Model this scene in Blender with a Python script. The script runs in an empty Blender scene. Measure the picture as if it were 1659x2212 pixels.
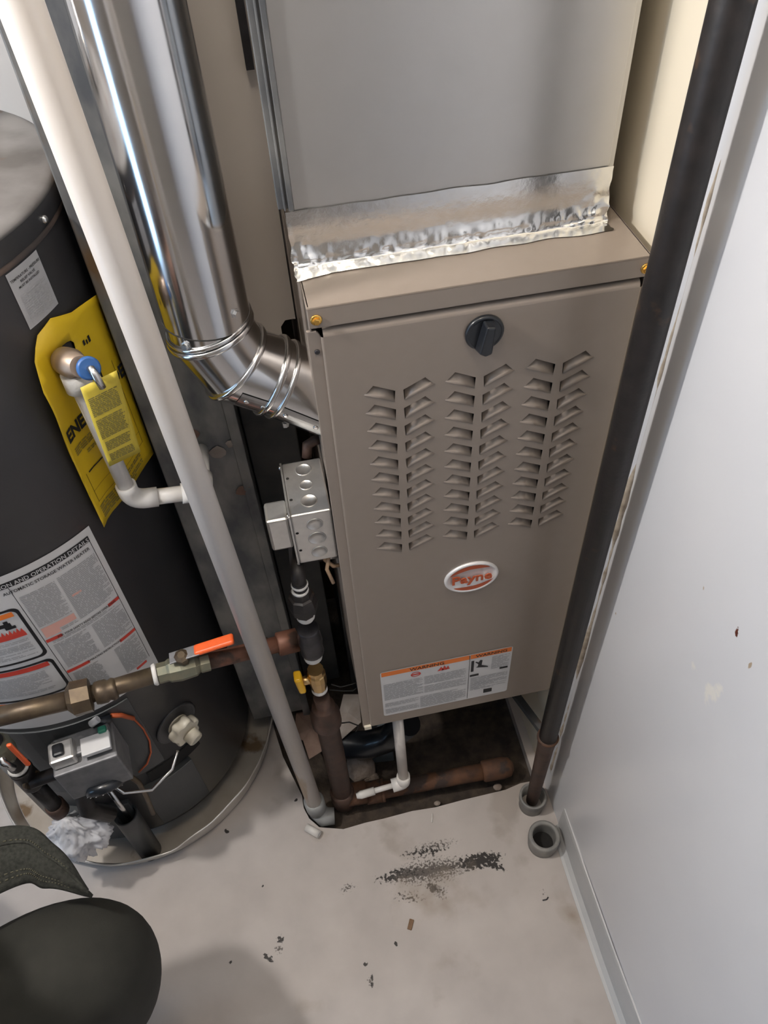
import bpy, bmesh, math, random
from mathutils import Vector, Matrix, Euler, noise
from mathutils.geometry import delaunay_2d_cdt
random.seed(7)
sc = bpy.context.scene
col = sc.collection
R = math.radians
V = Vector

# ------------------------------------------------------------------ camera
CAM = V((-0.0367, -0.6649, 1.7130)); ROT = Euler((0.7215, 0.0456, -0.1999), 'XYZ'); FPX = 1689.05
cd = bpy.data.cameras.new('camera'); cam = bpy.data.objects.new('camera', cd); col.objects.link(cam)
cam.location = CAM; cam.rotation_euler = ROT
cd.sensor_fit = 'VERTICAL'; cd.sensor_height = 36.0; cd.sensor_width = 27.0; cd.lens = FPX / 2212 * 36.0
cd.clip_start = 0.02; cd.clip_end = 60
sc.camera = cam
CM = ROT.to_matrix()

# ------------------------------------------------------------------ world, lights, exposure
w = bpy.data.worlds.new('World'); sc.world = w; w.use_nodes = True
bg = w.node_tree.nodes['Background']; bg.inputs[0].default_value = (0.62, 0.75, 1.0, 1); bg.inputs[1].default_value = 0.6
def area(name, loc, target, size, size_y, power, colour):
    d = bpy.data.lights.new(name, 'AREA'); d.shape = 'RECTANGLE'; d.size = size; d.size_y = size_y
    d.energy = power; d.color = colour
    o = bpy.data.objects.new(name, d); col.objects.link(o); o.location = loc
    o.rotation_euler = (V(target) - V(loc)).to_track_quat('-Z', 'Y').to_euler()
    return o
area('window_daylight', (-2.16, -0.62, 1.12), (0.0, -0.62, 1.12), 0.50, 1.9, 14, (0.38, 0.66, 1.0))
FILL = V((-0.02, -0.30, 2.40)); FILL_S = 28   # added fill lamp, brightens board, plenum and door
BULB = V((-0.80, -0.12, 1.98)); BULB_S = 1020  # bare bulb above the heater side of the closet
sc.view_settings.view_transform = 'Standard'; sc.view_settings.look = 'None'
sc.view_settings.gamma = 1.0; sc.view_settings.use_curve_mapping = False
sc.view_settings.exposure = 0.0

# ------------------------------------------------------------------ pixel helpers (pixel = direction, plane = distance)
def ray(u, v): return CM @ V(((u - 829.5) / FPX, -(v - 1106) / FPX, -1.0))
def at_z(u, v, z=0.0):
    d = ray(u, v); return CAM + d * ((z - CAM.z) / d.z)
def at_y(u, v, y=0.0):
    d = ray(u, v); return CAM + d * ((y - CAM.y) / d.y)
def at_x(u, v, x=0.0):
    d = ray(u, v); return CAM + d * ((x - CAM.x) / d.x)

# ------------------------------------------------------------------ materials
MATS = {}
def mat(name, c, rough=0.5, metal=0.0, c2=None, scale=20, amt=0.5, detail=6, bump=0.0, bscale=None, coat=0.0, c3=None, scale3=4, thr3=0.6, stretch=(1, 1, 1), rvar=0.0, spec=0.5):
    m = bpy.data.materials.new(name); m.use_nodes = True; nt = m.node_tree; b = nt.nodes['Principled BSDF']
    b.inputs['Roughness'].default_value = rough; b.inputs['Metallic'].default_value = metal
    b.inputs['Coat Weight'].default_value = coat; b.inputs['Specular IOR Level'].default_value = spec
    g = nt.nodes.new('ShaderNodeNewGeometry'); mp = nt.nodes.new('ShaderNodeMapping'); mp.inputs['Scale'].default_value = stretch
    nt.links.new(g.outputs['Position'], mp.inputs['Vector'])
    def nz(s, d=detail):
        n = nt.nodes.new('ShaderNodeTexNoise'); n.inputs['Scale'].default_value = s; n.inputs['Detail'].default_value = d
        nt.links.new(mp.outputs[0], n.inputs['Vector']); return n
    def ramp(src, a, bb):
        r = nt.nodes.new('ShaderNodeMapRange'); r.inputs[1].default_value = a; r.inputs[2].default_value = bb
        nt.links.new(src, r.inputs[0]); return r.outputs[0]
    def mix(f, A, B):
        x = nt.nodes.new('ShaderNodeMix'); x.data_type = 'RGBA'
        nt.links.new(f, x.inputs[0])
        for s, val in ((6, A), (7, B)):
            if isinstance(val, tuple): x.inputs[s].default_value = (*val, 1)
            else: nt.links.new(val, x.inputs[s])
        return x.outputs[2]
    if c2 is None: b.inputs['Base Color'].default_value = (*c, 1)
    else:
        f = ramp(nz(scale).outputs[0], 0.5 - 0.25 / max(amt, .01) * .5, 0.5 + 0.25 / max(amt, .01) * .5)
        out = mix(f, c, c2)
        if c3 is not None:
            out = mix(ramp(nz(scale3).outputs[0], thr3, thr3 + 0.06), out, c3)
        nt.links.new(out, b.inputs['Base Color'])
    if rvar:
        rr = nt.nodes.new('ShaderNodeMapRange'); rr.inputs[1].default_value = .3; rr.inputs[2].default_value = .7
        rr.inputs[3].default_value = max(0.02, rough - rvar); rr.inputs[4].default_value = rough + rvar
        nt.links.new(nz(scale * .7).outputs[0], rr.inputs[0]); nt.links.new(rr.outputs[0], b.inputs['Roughness'])
    if bump:
        bp = nt.nodes.new('ShaderNodeBump'); bp.inputs['Strength'].default_value = bump; bp.inputs['Distance'].default_value = 0.004
        nt.links.new(nz(bscale or scale * 3).outputs[0], bp.inputs['Height']); nt.links.new(bp.outputs[0], b.inputs['Normal'])
    MATS[name] = m; return m

taupe = mat('taupe_paint', (.270, .225, .190), .40, .12, (.285, .238, .202), 60, .4, bump=.02, bscale=500, coat=.12)
dark_in = mat('dark_interior', (.012, .011, .010), .9)  # near-black paints the shade inside openings
galv = mat('galvanised_sheet', (.54, .53, .515), .30, .8, (.57, .56, .55), 30, .35, bump=.006, bscale=200)
galv_new = mat('bright_galvanised', (.68, .68, .69), .15, 1.0, (.72, .72, .72), 30, .5, rvar=.04)
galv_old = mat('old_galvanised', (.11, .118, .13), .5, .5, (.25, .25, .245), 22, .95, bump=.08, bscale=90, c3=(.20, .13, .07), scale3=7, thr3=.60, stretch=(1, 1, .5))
galv_dark = mat('dusty_sheet_metal', (.075, .08, .085), .55, .5, (.12, .12, .12), 18, .7, c3=(.10, .05, .03), scale3=9, thr3=.63, bump=.05)
foil = mat('aluminium_foil', (.86, .86, .85), .20, 1.0, (.80, .80, .79), 60, .5, bump=.06, bscale=120, rvar=.06)
brass = mat('brass', (.62, .43, .20), .28, 1.0, (.55, .38, .18), 80, .5)
gold = mat('gold_zinc', (.80, .48, .12), .3, 1.0)
steel = mat('bright_steel', (.70, .70, .70), .25, 1.0)
steel_box = mat('zinc_box', (.62, .61, .60), .33, .85, (.72, .71, .69), 70, .5, bump=.05, bscale=200)
black_pl = mat('black_plastic', (.012, .014, .018), .30, 0, coat=.2)
black_iron = mat('black_iron', (.014, .0125, .0125), .5, .2, (.026, .021, .020), 60, .6, bump=.08, bscale=180, c3=(.06, .036, .024), scale3=28, thr3=.66)
iron_fit = mat('malleable_fitting', (.055, .052, .058), .38, .5, (.035, .033, .035), 70, .6, bump=.08, bscale=220)
rust = mat('rusty_iron', (.06, .032, .022), .75, .1, (.13, .058, .028), 35, .7, bump=.2, bscale=150, c3=(.045, .03, .025), scale3=22, thr3=.56)
rust_dk = mat('brown_iron', (.055, .034, .027), .6, .25, (.11, .06, .042), 40, .6, bump=.12, bscale=170)
copper = mat('aged_copper', (.15, .062, .040), .55, .35, (.20, .095, .06), 40, .6, bump=.08, c3=(.07, .042, .032), scale3=20, thr3=.56)
bronze = mat('tarnished_pipe', (.085, .062, .046), .42, .6, (.16, .12, .075), 45, .6, bump=.08)
verdigris = mat('greened_brass', (.16, .17, .13), .5, .5, (.22, .20, .14), 50, .6, bump=.08)
dope = mat('pipe_dope', (.75, .73, .70), .6, 0, (.60, .58, .55), 90, .5, bump=.2)
pvc = mat('white_pvc', (.58, .55, .53), .40, 0, (.55, .50, .45), 14, .6, c3=(.46, .36, .25), scale3=8, thr3=.60, stretch=(2.2, 2.2, .45), bump=.02)
pvc_clean = mat('clean_pvc', (.74, .72, .70), .35, 0, (.70, .67, .63), 30, .5)
pvc_grey = mat('grey_pvc', (.24, .25, .25), .5, 0, (.33, .33, .32), 30, .6, bump=.08)
vinyl_hub = mat('dirty_grey_pvc', (.17, .17, .17), .5, 0, (.28, .27, .25), 40, .6, bump=.1)
orange_pl = mat('orange_vinyl', (.85, .13, .03), .4)
yellow_pl = mat('yellow_vinyl', (.85, .48, .02), .35)
yellow_pap = mat('yellow_card', (.72, .50, .015), .45, 0, (.68, .46, .02), 20, .4)
yellow_tag = mat('yellow_tag', (.60, .47, .05), .5, 0, (.54, .42, .05), 40, .4)
ink = mat('black_ink', (.012, .012, .014), .6)
ink_grey = mat('grey_print', (.40, .40, .41), .6)
ink_tag = mat('tag_print', (.20, .17, .05), .6)
ink_red = mat('red_print', (.62, .06, .04), .55)
ink_orange = mat('orange_print', (.80, .20, .03), .5)
ink_pink = mat('pink_print', (.75, .42, .36), .55)
white_lab = mat('white_label', (.66, .66, .67), .4, 0, (.62, .62, .63), 30, .4)
grey_lab = mat('silver_label', (.46, .47, .49), .35, .2, (.50, .50, .52), 30, .4)
badge_red = mat('badge_red', (.50, .09, .025), .4)
badge_white = mat('badge_silver', (.78, .76, .76), .28, .3)
tank = mat('dark_grey_jacket', (.040, .040, .044), .42, .15, (.048, .047, .050), 14, .5, bump=.03, bscale=350, coat=.1)
tank_top = mat('dusty_tank_top', (.10, .092, .086), .65, .1, (.21, .20, .195), 11, .8, c3=(.13, .065, .03), scale3=12, thr3=.60, bump=.06)
tank_panel = mat('grey_access_panel', (.055, .060, .064), .45, .2, (.070, .073, .075), 18, .5, bump=.04)
gcv_m = mat('cast_aluminium', (.27, .27, .28), .5, .45, (.19, .19, .20), 50, .6, bump=.1)
cream_pl = mat('cream_plastic', (.72, .66, .54), .4, 0, (.66, .60, .48), 40, .5)
blue_pl = mat('blue_plastic', (.03, .11, .32), .4)
green_pl = mat('green_plastic', (.02, .20, .13), .4)
pan_m = mat('aluminium_pan', (.58, .54, .49), .42, .5, (.46, .41, .35), 14, .7, bump=.08, c3=(.22, .15, .09), scale3=9, thr3=.62)
bag_m = mat('white_plastic_bag', (.72, .72, .74), .35, 0, (.62, .62, .66), 40, .5, bump=.3, bscale=60)
soil = mat('dark_dirt', (.035, .026, .020), .95, 0, (.075, .055, .04), 40, .8, bump=.8, bscale=90)
stone_m = mat('rubble', (.20, .15, .12), .9, 0, (.32, .27, .23), 60, .7, bump=.5)
slate_m = mat('blue_grey_block', (.085, .105, .12), .7, 0, (.12, .14, .15), 30, .6, bump=.1)
paper_m = mat('torn_paper', (.36, .32, .29), .8, 0, (.24, .20, .175), 30, .6)
brown_paper = mat('stained_paper', (.17, .10, .075), .85, 0, (.26, .18, .14), 25, .7, bump=.2)
wood_chip = mat('wood_chip', (.16, .09, .05), .8, 0, (.26, .16, .09), 60, .6)
wire_blk = mat('wire_black', (.012, .012, .012), .5)
wire_or = mat('wire_orange', (.50, .10, .03), .5)
wire_tan = mat('wire_tan', (.55, .38, .25), .5)
olive = mat('olive_twill', (.014, .0138, .0100), .85, 0, (.021, .0205, .0155), 30, .6, bump=.15, bscale=900)
denim = mat('dark_olive_denim', (.012, .0125, .0095), .9, 0, (.034, .035, .028), 220, .7, bump=.25, bscale=900)
thread = mat('stitching', (.075, .07, .045), .8)
skin_m = mat('skin', (.52, .33, .25), .5, 0, (.48, .29, .22), 30, .5)
hair_m = mat('hair', (.03, .02, .015), .6)
shoe_m = mat('boot_leather', (.05, .035, .025), .5, 0, (.07, .05, .035), 40, .5)
white_paint = mat('white_paint', (.74, .74, .73), .5)
lamp_glass = None

# ------------------------------------------------------------------ mesh building
OFF = {}
class MB:
    def __init__(s): s.v = []; s.f = []; s.sm = []
    def add(s, vs, fs, smooth=False):
        n = len(s.v); s.v += [V(x) for x in vs]; s.f += [tuple(i + n for i in f) for f in fs]; s.sm += [smooth] * len(fs); return s
    def box(s, a, b):
        (x0, y0, z0), (x1, y1, z1) = a, b
        return s.add([(x0, y0, z0), (x1, y0, z0), (x1, y1, z0), (x0, y1, z0), (x0, y0, z1), (x1, y0, z1), (x1, y1, z1), (x0, y1, z1)],
                     [(0, 3, 2, 1), (4, 5, 6, 7), (0, 1, 5, 4), (1, 2, 6, 5), (2, 3, 7, 6), (3, 0, 4, 7)])
    def hexa(s, c8): return s.add(c8, [(0, 3, 2, 1), (4, 5, 6, 7), (0, 1, 5, 4), (1, 2, 6, 5), (2, 3, 7, 6), (3, 0, 4, 7)])
    def obox(s, M, sx, sy, sz):   # box centred in x,y on matrix M, z from 0..sz
        c = [(-sx/2, -sy/2, 0), (sx/2, -sy/2, 0), (sx/2, sy/2, 0), (-sx/2, sy/2, 0), (-sx/2, -sy/2, sz), (sx/2, -sy/2, sz), (sx/2, sy/2, sz), (-sx/2, sy/2, sz)]
        return s.hexa([M @ V(x) for x in c])
    def rings(s, rs, cap0=True, cap1=True, smooth=True, closed=True):
        n = len(rs[0]); vs = [p for r in rs for p in r]; fs = []
        for i in range(len(rs) - 1):
            for k in range(n if closed else n - 1):
                a = i * n + k; b = i * n + (k + 1) % n; fs.append((a, b, b + n, a + n))
        s.add(vs, fs, smooth)
        base = len(s.v) - len(vs)
        if cap0: s.f.append(tuple(base + k for k in reversed(range(n)))); s.sm.append(False)
        if cap1: s.f.append(tuple(base + (len(rs) - 1) * n + k for k in range(n))); s.sm.append(False)
        return s
    def rev(s, p0, d, prof, n=24, cap0=True, cap1=True, smooth=True, sx=None, seg=None):
        """revolve profile [(t, r)] about axis p0 + t*d"""
        d = V(d).normalized(); p0 = V(p0); a = d.orthogonal().normalized(); b = d.cross(a)
        off = math.pi / n if seg else 0
        rs = [[p0 + d * t + (a * math.cos(2 * math.pi * k / n + off) + b * math.sin(2 * math.pi * k / n + off)) * max(r, 1e-5) for k in range(n)] for t, r in prof]
        return s.rings(rs, cap0, cap1, smooth)
    def tube(s, pts, r, n=16, cap=True, smooth=True):
        pts = [V(p) for p in pts]; N = len(pts); rr = r if isinstance(r, (list, tuple)) else [r] * N
        t0 = (pts[1] - pts[0]).normalized(); a = t0.orthogonal().normalized(); rs = []
        for i, p in enumerate(pts):
            din = (pts[i] - pts[i - 1]).normalized() if i else t0
            dout = (pts[i + 1] - pts[i]).normalized() if i < N - 1 else din
            if i:
                q = prev.rotation_difference(din); a = (q @ a).normalized()
            b = din.cross(a).normalized()
            m = (din + dout).normalized(); ring = []
            for k in range(n):
                o = (a * math.cos(2 * math.pi * k / n) + b * math.sin(2 * math.pi * k / n)) * rr[i]
                if i and i < N - 1:   # project along din on mitre plane
                    dn = din.dot(m); o = o - din * (o.dot(m) / dn) if dn > .2 else o
                ring.append(p + o)
            rs.append(ring); prev = din
        return s.rings(rs, cap, cap, smooth)
    def sphere(s, c, r, n=14, m=8, sc=(1, 1, 1)):
        c = V(c); rs = []
        for i in range(m + 1):
            ph = -math.pi / 2 + math.pi * i / m
            rs.append([c + V((math.cos(ph) * math.cos(2 * math.pi * k / n) * r * sc[0], math.cos(ph) * math.sin(2 * math.pi * k / n) * r * sc[1], math.sin(ph) * r * sc[2])) for k in range(n)])
        return s.rings(rs, False, False)
    def build(s, name, m, parent=None, bevel=0, seg=2, label=None, cat=None, group=None, kind=None, solid=0, subsurf=0, weld=True):
        me = bpy.data.meshes.new(name)
        loc = V((0, 0, 0))
        if parent is None and s.v:
            xs = [p.x for p in s.v]; ys = [p.y for p in s.v]; zs = [p.z for p in s.v]
            loc = V(((min(xs) + max(xs)) / 2, (min(ys) + max(ys)) / 2, min(zs)))
        me.from_pydata([tuple(p - loc) for p in s.v], [], s.f); me.validate()
        for i, pl in enumerate(me.polygons):
            if i < len(s.sm): pl.use_smooth = s.sm[i]
        me.materials.append(m); me.update()
        o = bpy.data.objects.new(name, me); col.objects.link(o); o.location = loc
        OFF[o.name] = loc
        if parent is not None: attach(o, parent)
        if solid:
            md = o.modifiers.new('thickness', 'SOLIDIFY'); md.thickness = solid; md.offset = 0
        if bevel:
            md = o.modifiers.new('bevel', 'BEVEL'); md.width = bevel; md.segments = seg; md.limit_method = 'ANGLE'; md.angle_limit = R(35)
        if subsurf:
            md = o.modifiers.new('smooth', 'SUBSURF'); md.levels = md.render_levels = subsurf
        tag(o, label, cat, group, kind or ('stuff' if name in ('fine_print', 'red_bars', 'stitching', 'dial_marks') else None))
        return o
def attach(o, parent):
    o.parent = parent
    o.matrix_parent_inverse = Matrix.Translation(-OFF[parent.name]); OFF.setdefault(o.name, V((0, 0, 0)))
def tag(o, label=None, cat=None, group=None, kind=None):
    if label: o['label'] = label
    if cat: o['category'] = cat
    if group: o['group'] = group
    if kind: o['kind'] = kind
    return o
def thing(name, loc, label, cat, group=None):
    o = bpy.data.objects.new(name, None); col.objects.link(o); o.location = loc; o.empty_display_size = .05
    OFF[o.name] = V(loc); tag(o, label, cat, group); return o
def arc(p0, pc, p1, n=7):
    """quadratic-ish bend through corner pc"""
    p0, pc, p1 = V(p0), V(pc), V(p1)
    return [p0 * (1 - t) ** 2 + pc * 2 * t * (1 - t) + p1 * t * t for t in [i / (n - 1) for i in range(n)]]
def text(body, size, fn, mb, bold=0.0, align='LEFT', sx=1.0):
    """add text mesh; fn maps (u, v) in metres to a 3D point"""
    c = bpy.data.curves.new('txt', 'FONT'); c.body = body; c.size = size; c.offset = bold; c.resolution_u = 2; c.align_x = align
    o = bpy.data.objects.new('txt', c); col.objects.link(o); me = o.to_mesh()
    mb.add([fn(v.co.x * sx, v.co.y) for v in me.vertices], [tuple(p.vertices) for p in me.polygons])
    o.to_mesh_clear(); bpy.data.objects.remove(o); bpy.data.curves.remove(c)
def rect(mb, fn, u0, v0, u1, v1, nu=1):
    for i in range(nu):
        a = u0 + (u1 - u0) * i / nu; b = u0 + (u1 - u0) * (i + 1) / nu
        mb.add([fn(a, v0), fn(b, v0), fn(b, v1), fn(a, v1)], [(0, 1, 2, 3)])
def fine(mb, fn, u0, v0, u1, v1, pitch, nseg=1, fill=.5, rag=.2):
    """rows of word-like dashes"""
    v = v1 - pitch
    while v > v0:
        u = u0; end = u1 - random.random() * rag * (u1 - u0) if random.random() < .45 else u1
        while u < end:
            l = min(random.uniform(1.2, 5) * pitch, end - u)
            rect(mb, fn, u, v, u + l, v + pitch * fill, nseg); u += l + pitch * .45
        v -= pitch

# ------------------------------------------------------------------ room shell
XW = 0.373
def stain_nodes(m, spots, colour, nscale=60, thr=.5, soft=.06):
    """blotches of a fixed shape: spots = (centre, rotation, half sizes) on the surface"""
    nt = m.node_tree; b = nt.nodes['Principled BSDF']; ln = b.inputs['Base Color'].links
    src = ln[0].from_socket if ln else None
    g = nt.nodes.new('ShaderNodeNewGeometry')
    n = nt.nodes.new('ShaderNodeTexNoise'); n.inputs['Scale'].default_value = nscale; n.inputs['Detail'].default_value = 8
    nt.links.new(g.outputs['Position'], n.inputs['Vector'])
    acc = None
    for c, rot, half, strength in spots:
        s1 = nt.nodes.new('ShaderNodeVectorMath'); s1.operation = 'SUBTRACT'; nt.links.new(g.outputs['Position'], s1.inputs[0]); s1.inputs[1].default_value = c
        mp = nt.nodes.new('ShaderNodeMapping'); mp.vector_type = 'TEXTURE'; mp.inputs['Rotation'].default_value = rot; mp.inputs['Scale'].default_value = half
        nt.links.new(s1.outputs[0], mp.inputs['Vector'])
        ln_ = nt.nodes.new('ShaderNodeVectorMath'); ln_.operation = 'LENGTH'; nt.links.new(mp.outputs[0], ln_.inputs[0])
        mr = nt.nodes.new('ShaderNodeMapRange'); mr.inputs[1].default_value = 0; mr.inputs[2].default_value = 1; mr.inputs[3].default_value = strength; mr.inputs[4].default_value = 0
        nt.links.new(ln_.outputs['Value'], mr.inputs[0])
        if acc is None: acc = mr.outputs[0]
        else:
            mx = nt.nodes.new('ShaderNodeMath'); mx.operation = 'MAXIMUM'; nt.links.new(acc, mx.inputs[0]); nt.links.new(mr.outputs[0], mx.inputs[1]); acc = mx.outputs[0]
    mu = nt.nodes.new('ShaderNodeMath'); mu.operation = 'MULTIPLY'; nt.links.new(acc, mu.inputs[0]); nt.links.new(n.outputs[0], mu.inputs[1])
    mr = nt.nodes.new('ShaderNodeMapRange'); mr.inputs[1].default_value = thr - soft; mr.inputs[2].default_value = thr + soft; nt.links.new(mu.outputs[0], mr.inputs[0])
    x = nt.nodes.new('ShaderNodeMix'); x.data_type = 'RGBA'; nt.links.new(mr.outputs[0], x.inputs[0]); x.inputs[7].default_value = (*colour, 1)
    if src: nt.links.new(src, x.inputs[6])
    else: x.inputs[6].default_value = b.inputs['Base Color'].default_value
    nt.links.new(x.outputs[2], b.inputs['Base Color'])

floor_m = mat('worn_vinyl_floor', (.43, .39, .365), .55, 0, (.52, .475, .445), 9, .7, bump=.06, bscale=40, c3=(.39, .345, .31), scale3=5, thr3=.60)
def gz(u, v): return tuple(at_z(u, v, 0))
def seg_spot(a, b, wd, st=1.0):
    A, B = V(gz(*a)), V(gz(*b)); d = B - A
    return (tuple((A + B) / 2), (0, 0, math.atan2(d.y, d.x)), (d.length / 2 * 1.15, wd, .05), st)
stain_nodes(floor_m, [seg_spot((770, 1912), (1050, 1858), .010, 1.5), seg_spot((745, 1912), (1000, 1865), .035, 1.0), seg_spot((940, 1880), (1125, 1840), .033, 1.25), seg_spot((1010, 1845), (1120, 1890), .020, 1.1),
                      seg_spot((910, 1900), (960, 1935), .022, 1.1), seg_spot((760, 1870), (1080, 1810), .045, .80), seg_spot((780, 1930), (990, 1945), .04, .78),
                      seg_spot((590, 2018), (622, 2040), .022, 1.0), seg_spot((548, 2052), (610, 2085), .014, 1.0), seg_spot((493, 2075), (503, 2085), .009, 1.2),
                      seg_spot((800, 2085), (806, 2155), .010, 1.0), seg_spot((785, 2075), (795, 2090), .008, 1.3), seg_spot((850, 2030), (862, 2048), .008, 1.1), seg_spot((565, 1912), (570, 1916), .006, 1.3),
                      seg_spot((636, 1725), (642, 1732), .008, 1.4), seg_spot((480, 1790), (500, 1800), .012, 1.1)], (.022, .018, .016), 150, .355, .03)
stain_nodes(floor_m, [seg_spot((740, 1915), (1120, 1848), .065, 1.15), seg_spot((900, 1890), (1000, 1960), .05, .95), seg_spot((780, 1850), (1100, 1800), .035, .9), seg_spot((700, 1935), (800, 1900), .03, .95), seg_spot((580, 2030), (625, 2070), .03, .95), seg_spot((790, 2090), (810, 2150), .018, 1.0), seg_spot((1150, 1900), (1200, 1960), .03, .8)], (.10, .085, .075), 230, .43, .06)
stain_nodes(floor_m, [seg_spot((720, 1960), (1180, 1900), .12, .95), seg_spot((1170, 1850), (1290, 2080), .05, 1.0), seg_spot((640, 1780), (760, 1830), .05, .9), seg_spot((850, 2100), (1150, 2060), .07, .8), seg_spot((560, 2140), (760, 2200), .05, .8)], (.30, .24, .185), 22, .46, .20)
# floor with the cut-out in front of and under the furnace
hole = [gz(*q)[:2] for q in [(652, 1718), (656, 1745), (668, 1768), (690, 1787), (716, 1789), (742, 1791), (790, 1777), (830, 1768), (890, 1752), (940, 1744), (1000, 1728), (1050, 1716), (1092, 1706), (1124, 1692)]]
hole += [(.355, -.03), (.362, .62), (-.19, .62), (-.205, .24), (-.19, .15)]
def flat_with_holes(outer, holes, fn, mb):
    vs, es = [], []
    for lp in [outer] + holes:
        n = len(vs); vs += [V(p) for p in lp]; es += [(n + i, n + (i + 1) % len(lp)) for i in range(len(lp))]
    ov, oe, of, *_ = delaunay_2d_cdt(vs, es, [], 0, 1e-6)
    def inside(p, lp):
        c = False; j = len(lp) - 1
        for i in range(len(lp)):
            a, b = lp[i], lp[j]
            if (a[1] > p[1]) != (b[1] > p[1]) and p[0] < (b[0] - a[0]) * (p[1] - a[1]) / (b[1] - a[1]) + a[0]: c = not c
            j = i
        return c
    keep = []
    for f in of:
        c = sum((ov[i] for i in f), V((0, 0))) / len(f)
        if inside(c, outer) and not any(inside(c, h) for h in holes): keep.append(tuple(f))
    mb.add([fn(p) for p in ov], keep)
XL, YF, YB, ZC = -2.1, -2.5, .74, 2.45
mb = MB(); flat_with_holes([(XL, YF), (XW + .1, YF), (XW + .1, YB + .1), (XL, YB + .1)], [hole], lambda p: (p[0], p[1], 0), mb)
for i in range(len(hole)):
    a, b = hole[i], hole[(i + 1) % len(hole)]
    mb.add([(a[0], a[1], 0), (b[0], b[1], 0), (b[0], b[1], -.03), (a[0], a[1], -.03)], [(0, 1, 2, 3)])
floor = mb.build('floor', floor_m, kind='structure')
mb = MB(); n = 40
for i in range(n + 1):
    for j in range(n + 1):
        x = -.24 + .62 * i / n; y = -.06 + .72 * j / n
        mb.v.append(V((x, y, -.035 + .012 * noise.noise(V((x * 25, y * 25, 0))) + .006 * noise.noise(V((x * 90, y * 90, 3))))))
for i in range(n):
    for j in range(n):
        a = i * (n + 1) + j; mb.f.append((a, a + n + 1, a + n + 2, a + 1)); mb.sm.append(True)
mb.build('floor_pit_dirt', soil, kind='structure')

wall_m = mat('white_gloss_wall', (.655, .66, .69), .30, 0, (.685, .69, .715), 6, .5, bump=.03, bscale=25, coat=.15)
wx = lambda u, v: tuple(at_x(u, v, XW))
stain_nodes(wall_m, [(wx(1592, 1365), (R(-15), 0, 0), (.05, .0055, .013), 2.0)], (.10, .022, .010), 200, .5, .08)
stain_nodes(wall_m, [(wx(1540, 1500), (R(20), 0, 0), (.05, .03, .07), 1.3), (wx(1500, 1440), (0, 0, 0), (.05, .02, .03), 1.2)], (.78, .76, .72), 60, .5, .08)
stain_nodes(wall_m, [(wx(1620, 1437), (0, 0, 0), (.05, .004, .012), 1.6), (wx(1520, 1270), (0, 0, 0), (.05, .004, .008), 1.5), (wx(1330, 1325), (0, 0, 0), (.05, .003, .004), 1.8)], (.42, .33, .24), 120, .5, .1)
MB().box((XW, YF, 0), (XW + .1, -.035, ZC)).build('wall_right', wall_m, kind='structure')
alc_m = mat('cream_alcove_wall', (.78, .70, .56), .45, 0, (.74, .66, .52), 5, .5, bump=.03)
MB().box((XW + .002, -.035, 0), (XW + .1, YB, ZC)).build('wall_alcove_right', alc_m, kind='structure')
back_m = mat('white_back_wall', (.60, .59, .585), .6, 0, (.56, .55, .545), 7, .5, bump=.03)
mb = MB().box((XL, YB, 0), (XW + .1, YB + .1, ZC)); mb.build('wall_back', back_m, kind='structure')
room_m = mat('tan_room_wall', (.33, .29, .25), .7, 0, (.36, .32, .28), 6, .5)
MB().box((XL, YF - .1, 0), (XW + .1, YF, ZC)).build('wall_front', room_m, kind='structure')
# left wall with window opening
WY0, WY1, WZ0, WZ1 = -.90, -.34, .12, 2.10
mb = MB(); flat_with_holes([(YF, 0), (YB, 0), (YB, ZC), (YF, ZC)], [[(WY0, WZ0), (WY1, WZ0), (WY1, WZ1), (WY0, WZ1)]], lambda p: (XL, p[0], p[1]), mb)
mb.build('wall_left', room_m, kind='structure', solid=.02)
win = thing('window_1', (XL, (WY0 + WY1) / 2, WZ0), None, None); win['kind'] = 'structure'
mb = MB()
for a, b in (((WY0, WZ0), (WY1, WZ0 + .05)), ((WY0, WZ1 - .05), (WY1, WZ1)), ((WY0, WZ0), (WY0 + .05, WZ1)), ((WY1 - .05, WZ0), (WY1, WZ1)), ((WY0, 1.10), (WY1, 1.13))):
    mb.box((XL - .03, a[0], a[1]), (XL + .03, b[0], b[1]))
mb.build('window_frame', white_paint, win)
MB().box((XL, YF, ZC), (XW + .1, YB, ZC + .08)).build('ceiling', white_paint, kind='structure')
# baseboard along the right wall, a low vinyl cove strip
bb_m = mat('grey_cove_base', (.46, .47, .48), .5, 0, (.52, .52, .52), 20, .5, bump=.05)
mb = MB()
prof = [(XW, .098), (XW - .003, .097), (XW - .0045, .088), (XW - .006, .012), (XW - .014, .003), (XW - .020, .0015), (XW - .020, .0), (XW, .0)]
ys = [-.135, -.25, -.4, -.6, -.9, -1.4, -2.5]
mb.rings([[V((x - .002 * math.sin(yy * 14), yy, z)) for x, z in prof] for yy in ys], smooth=False)
mb.build('baseboard_right', bb_m, kind='structure')
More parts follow.
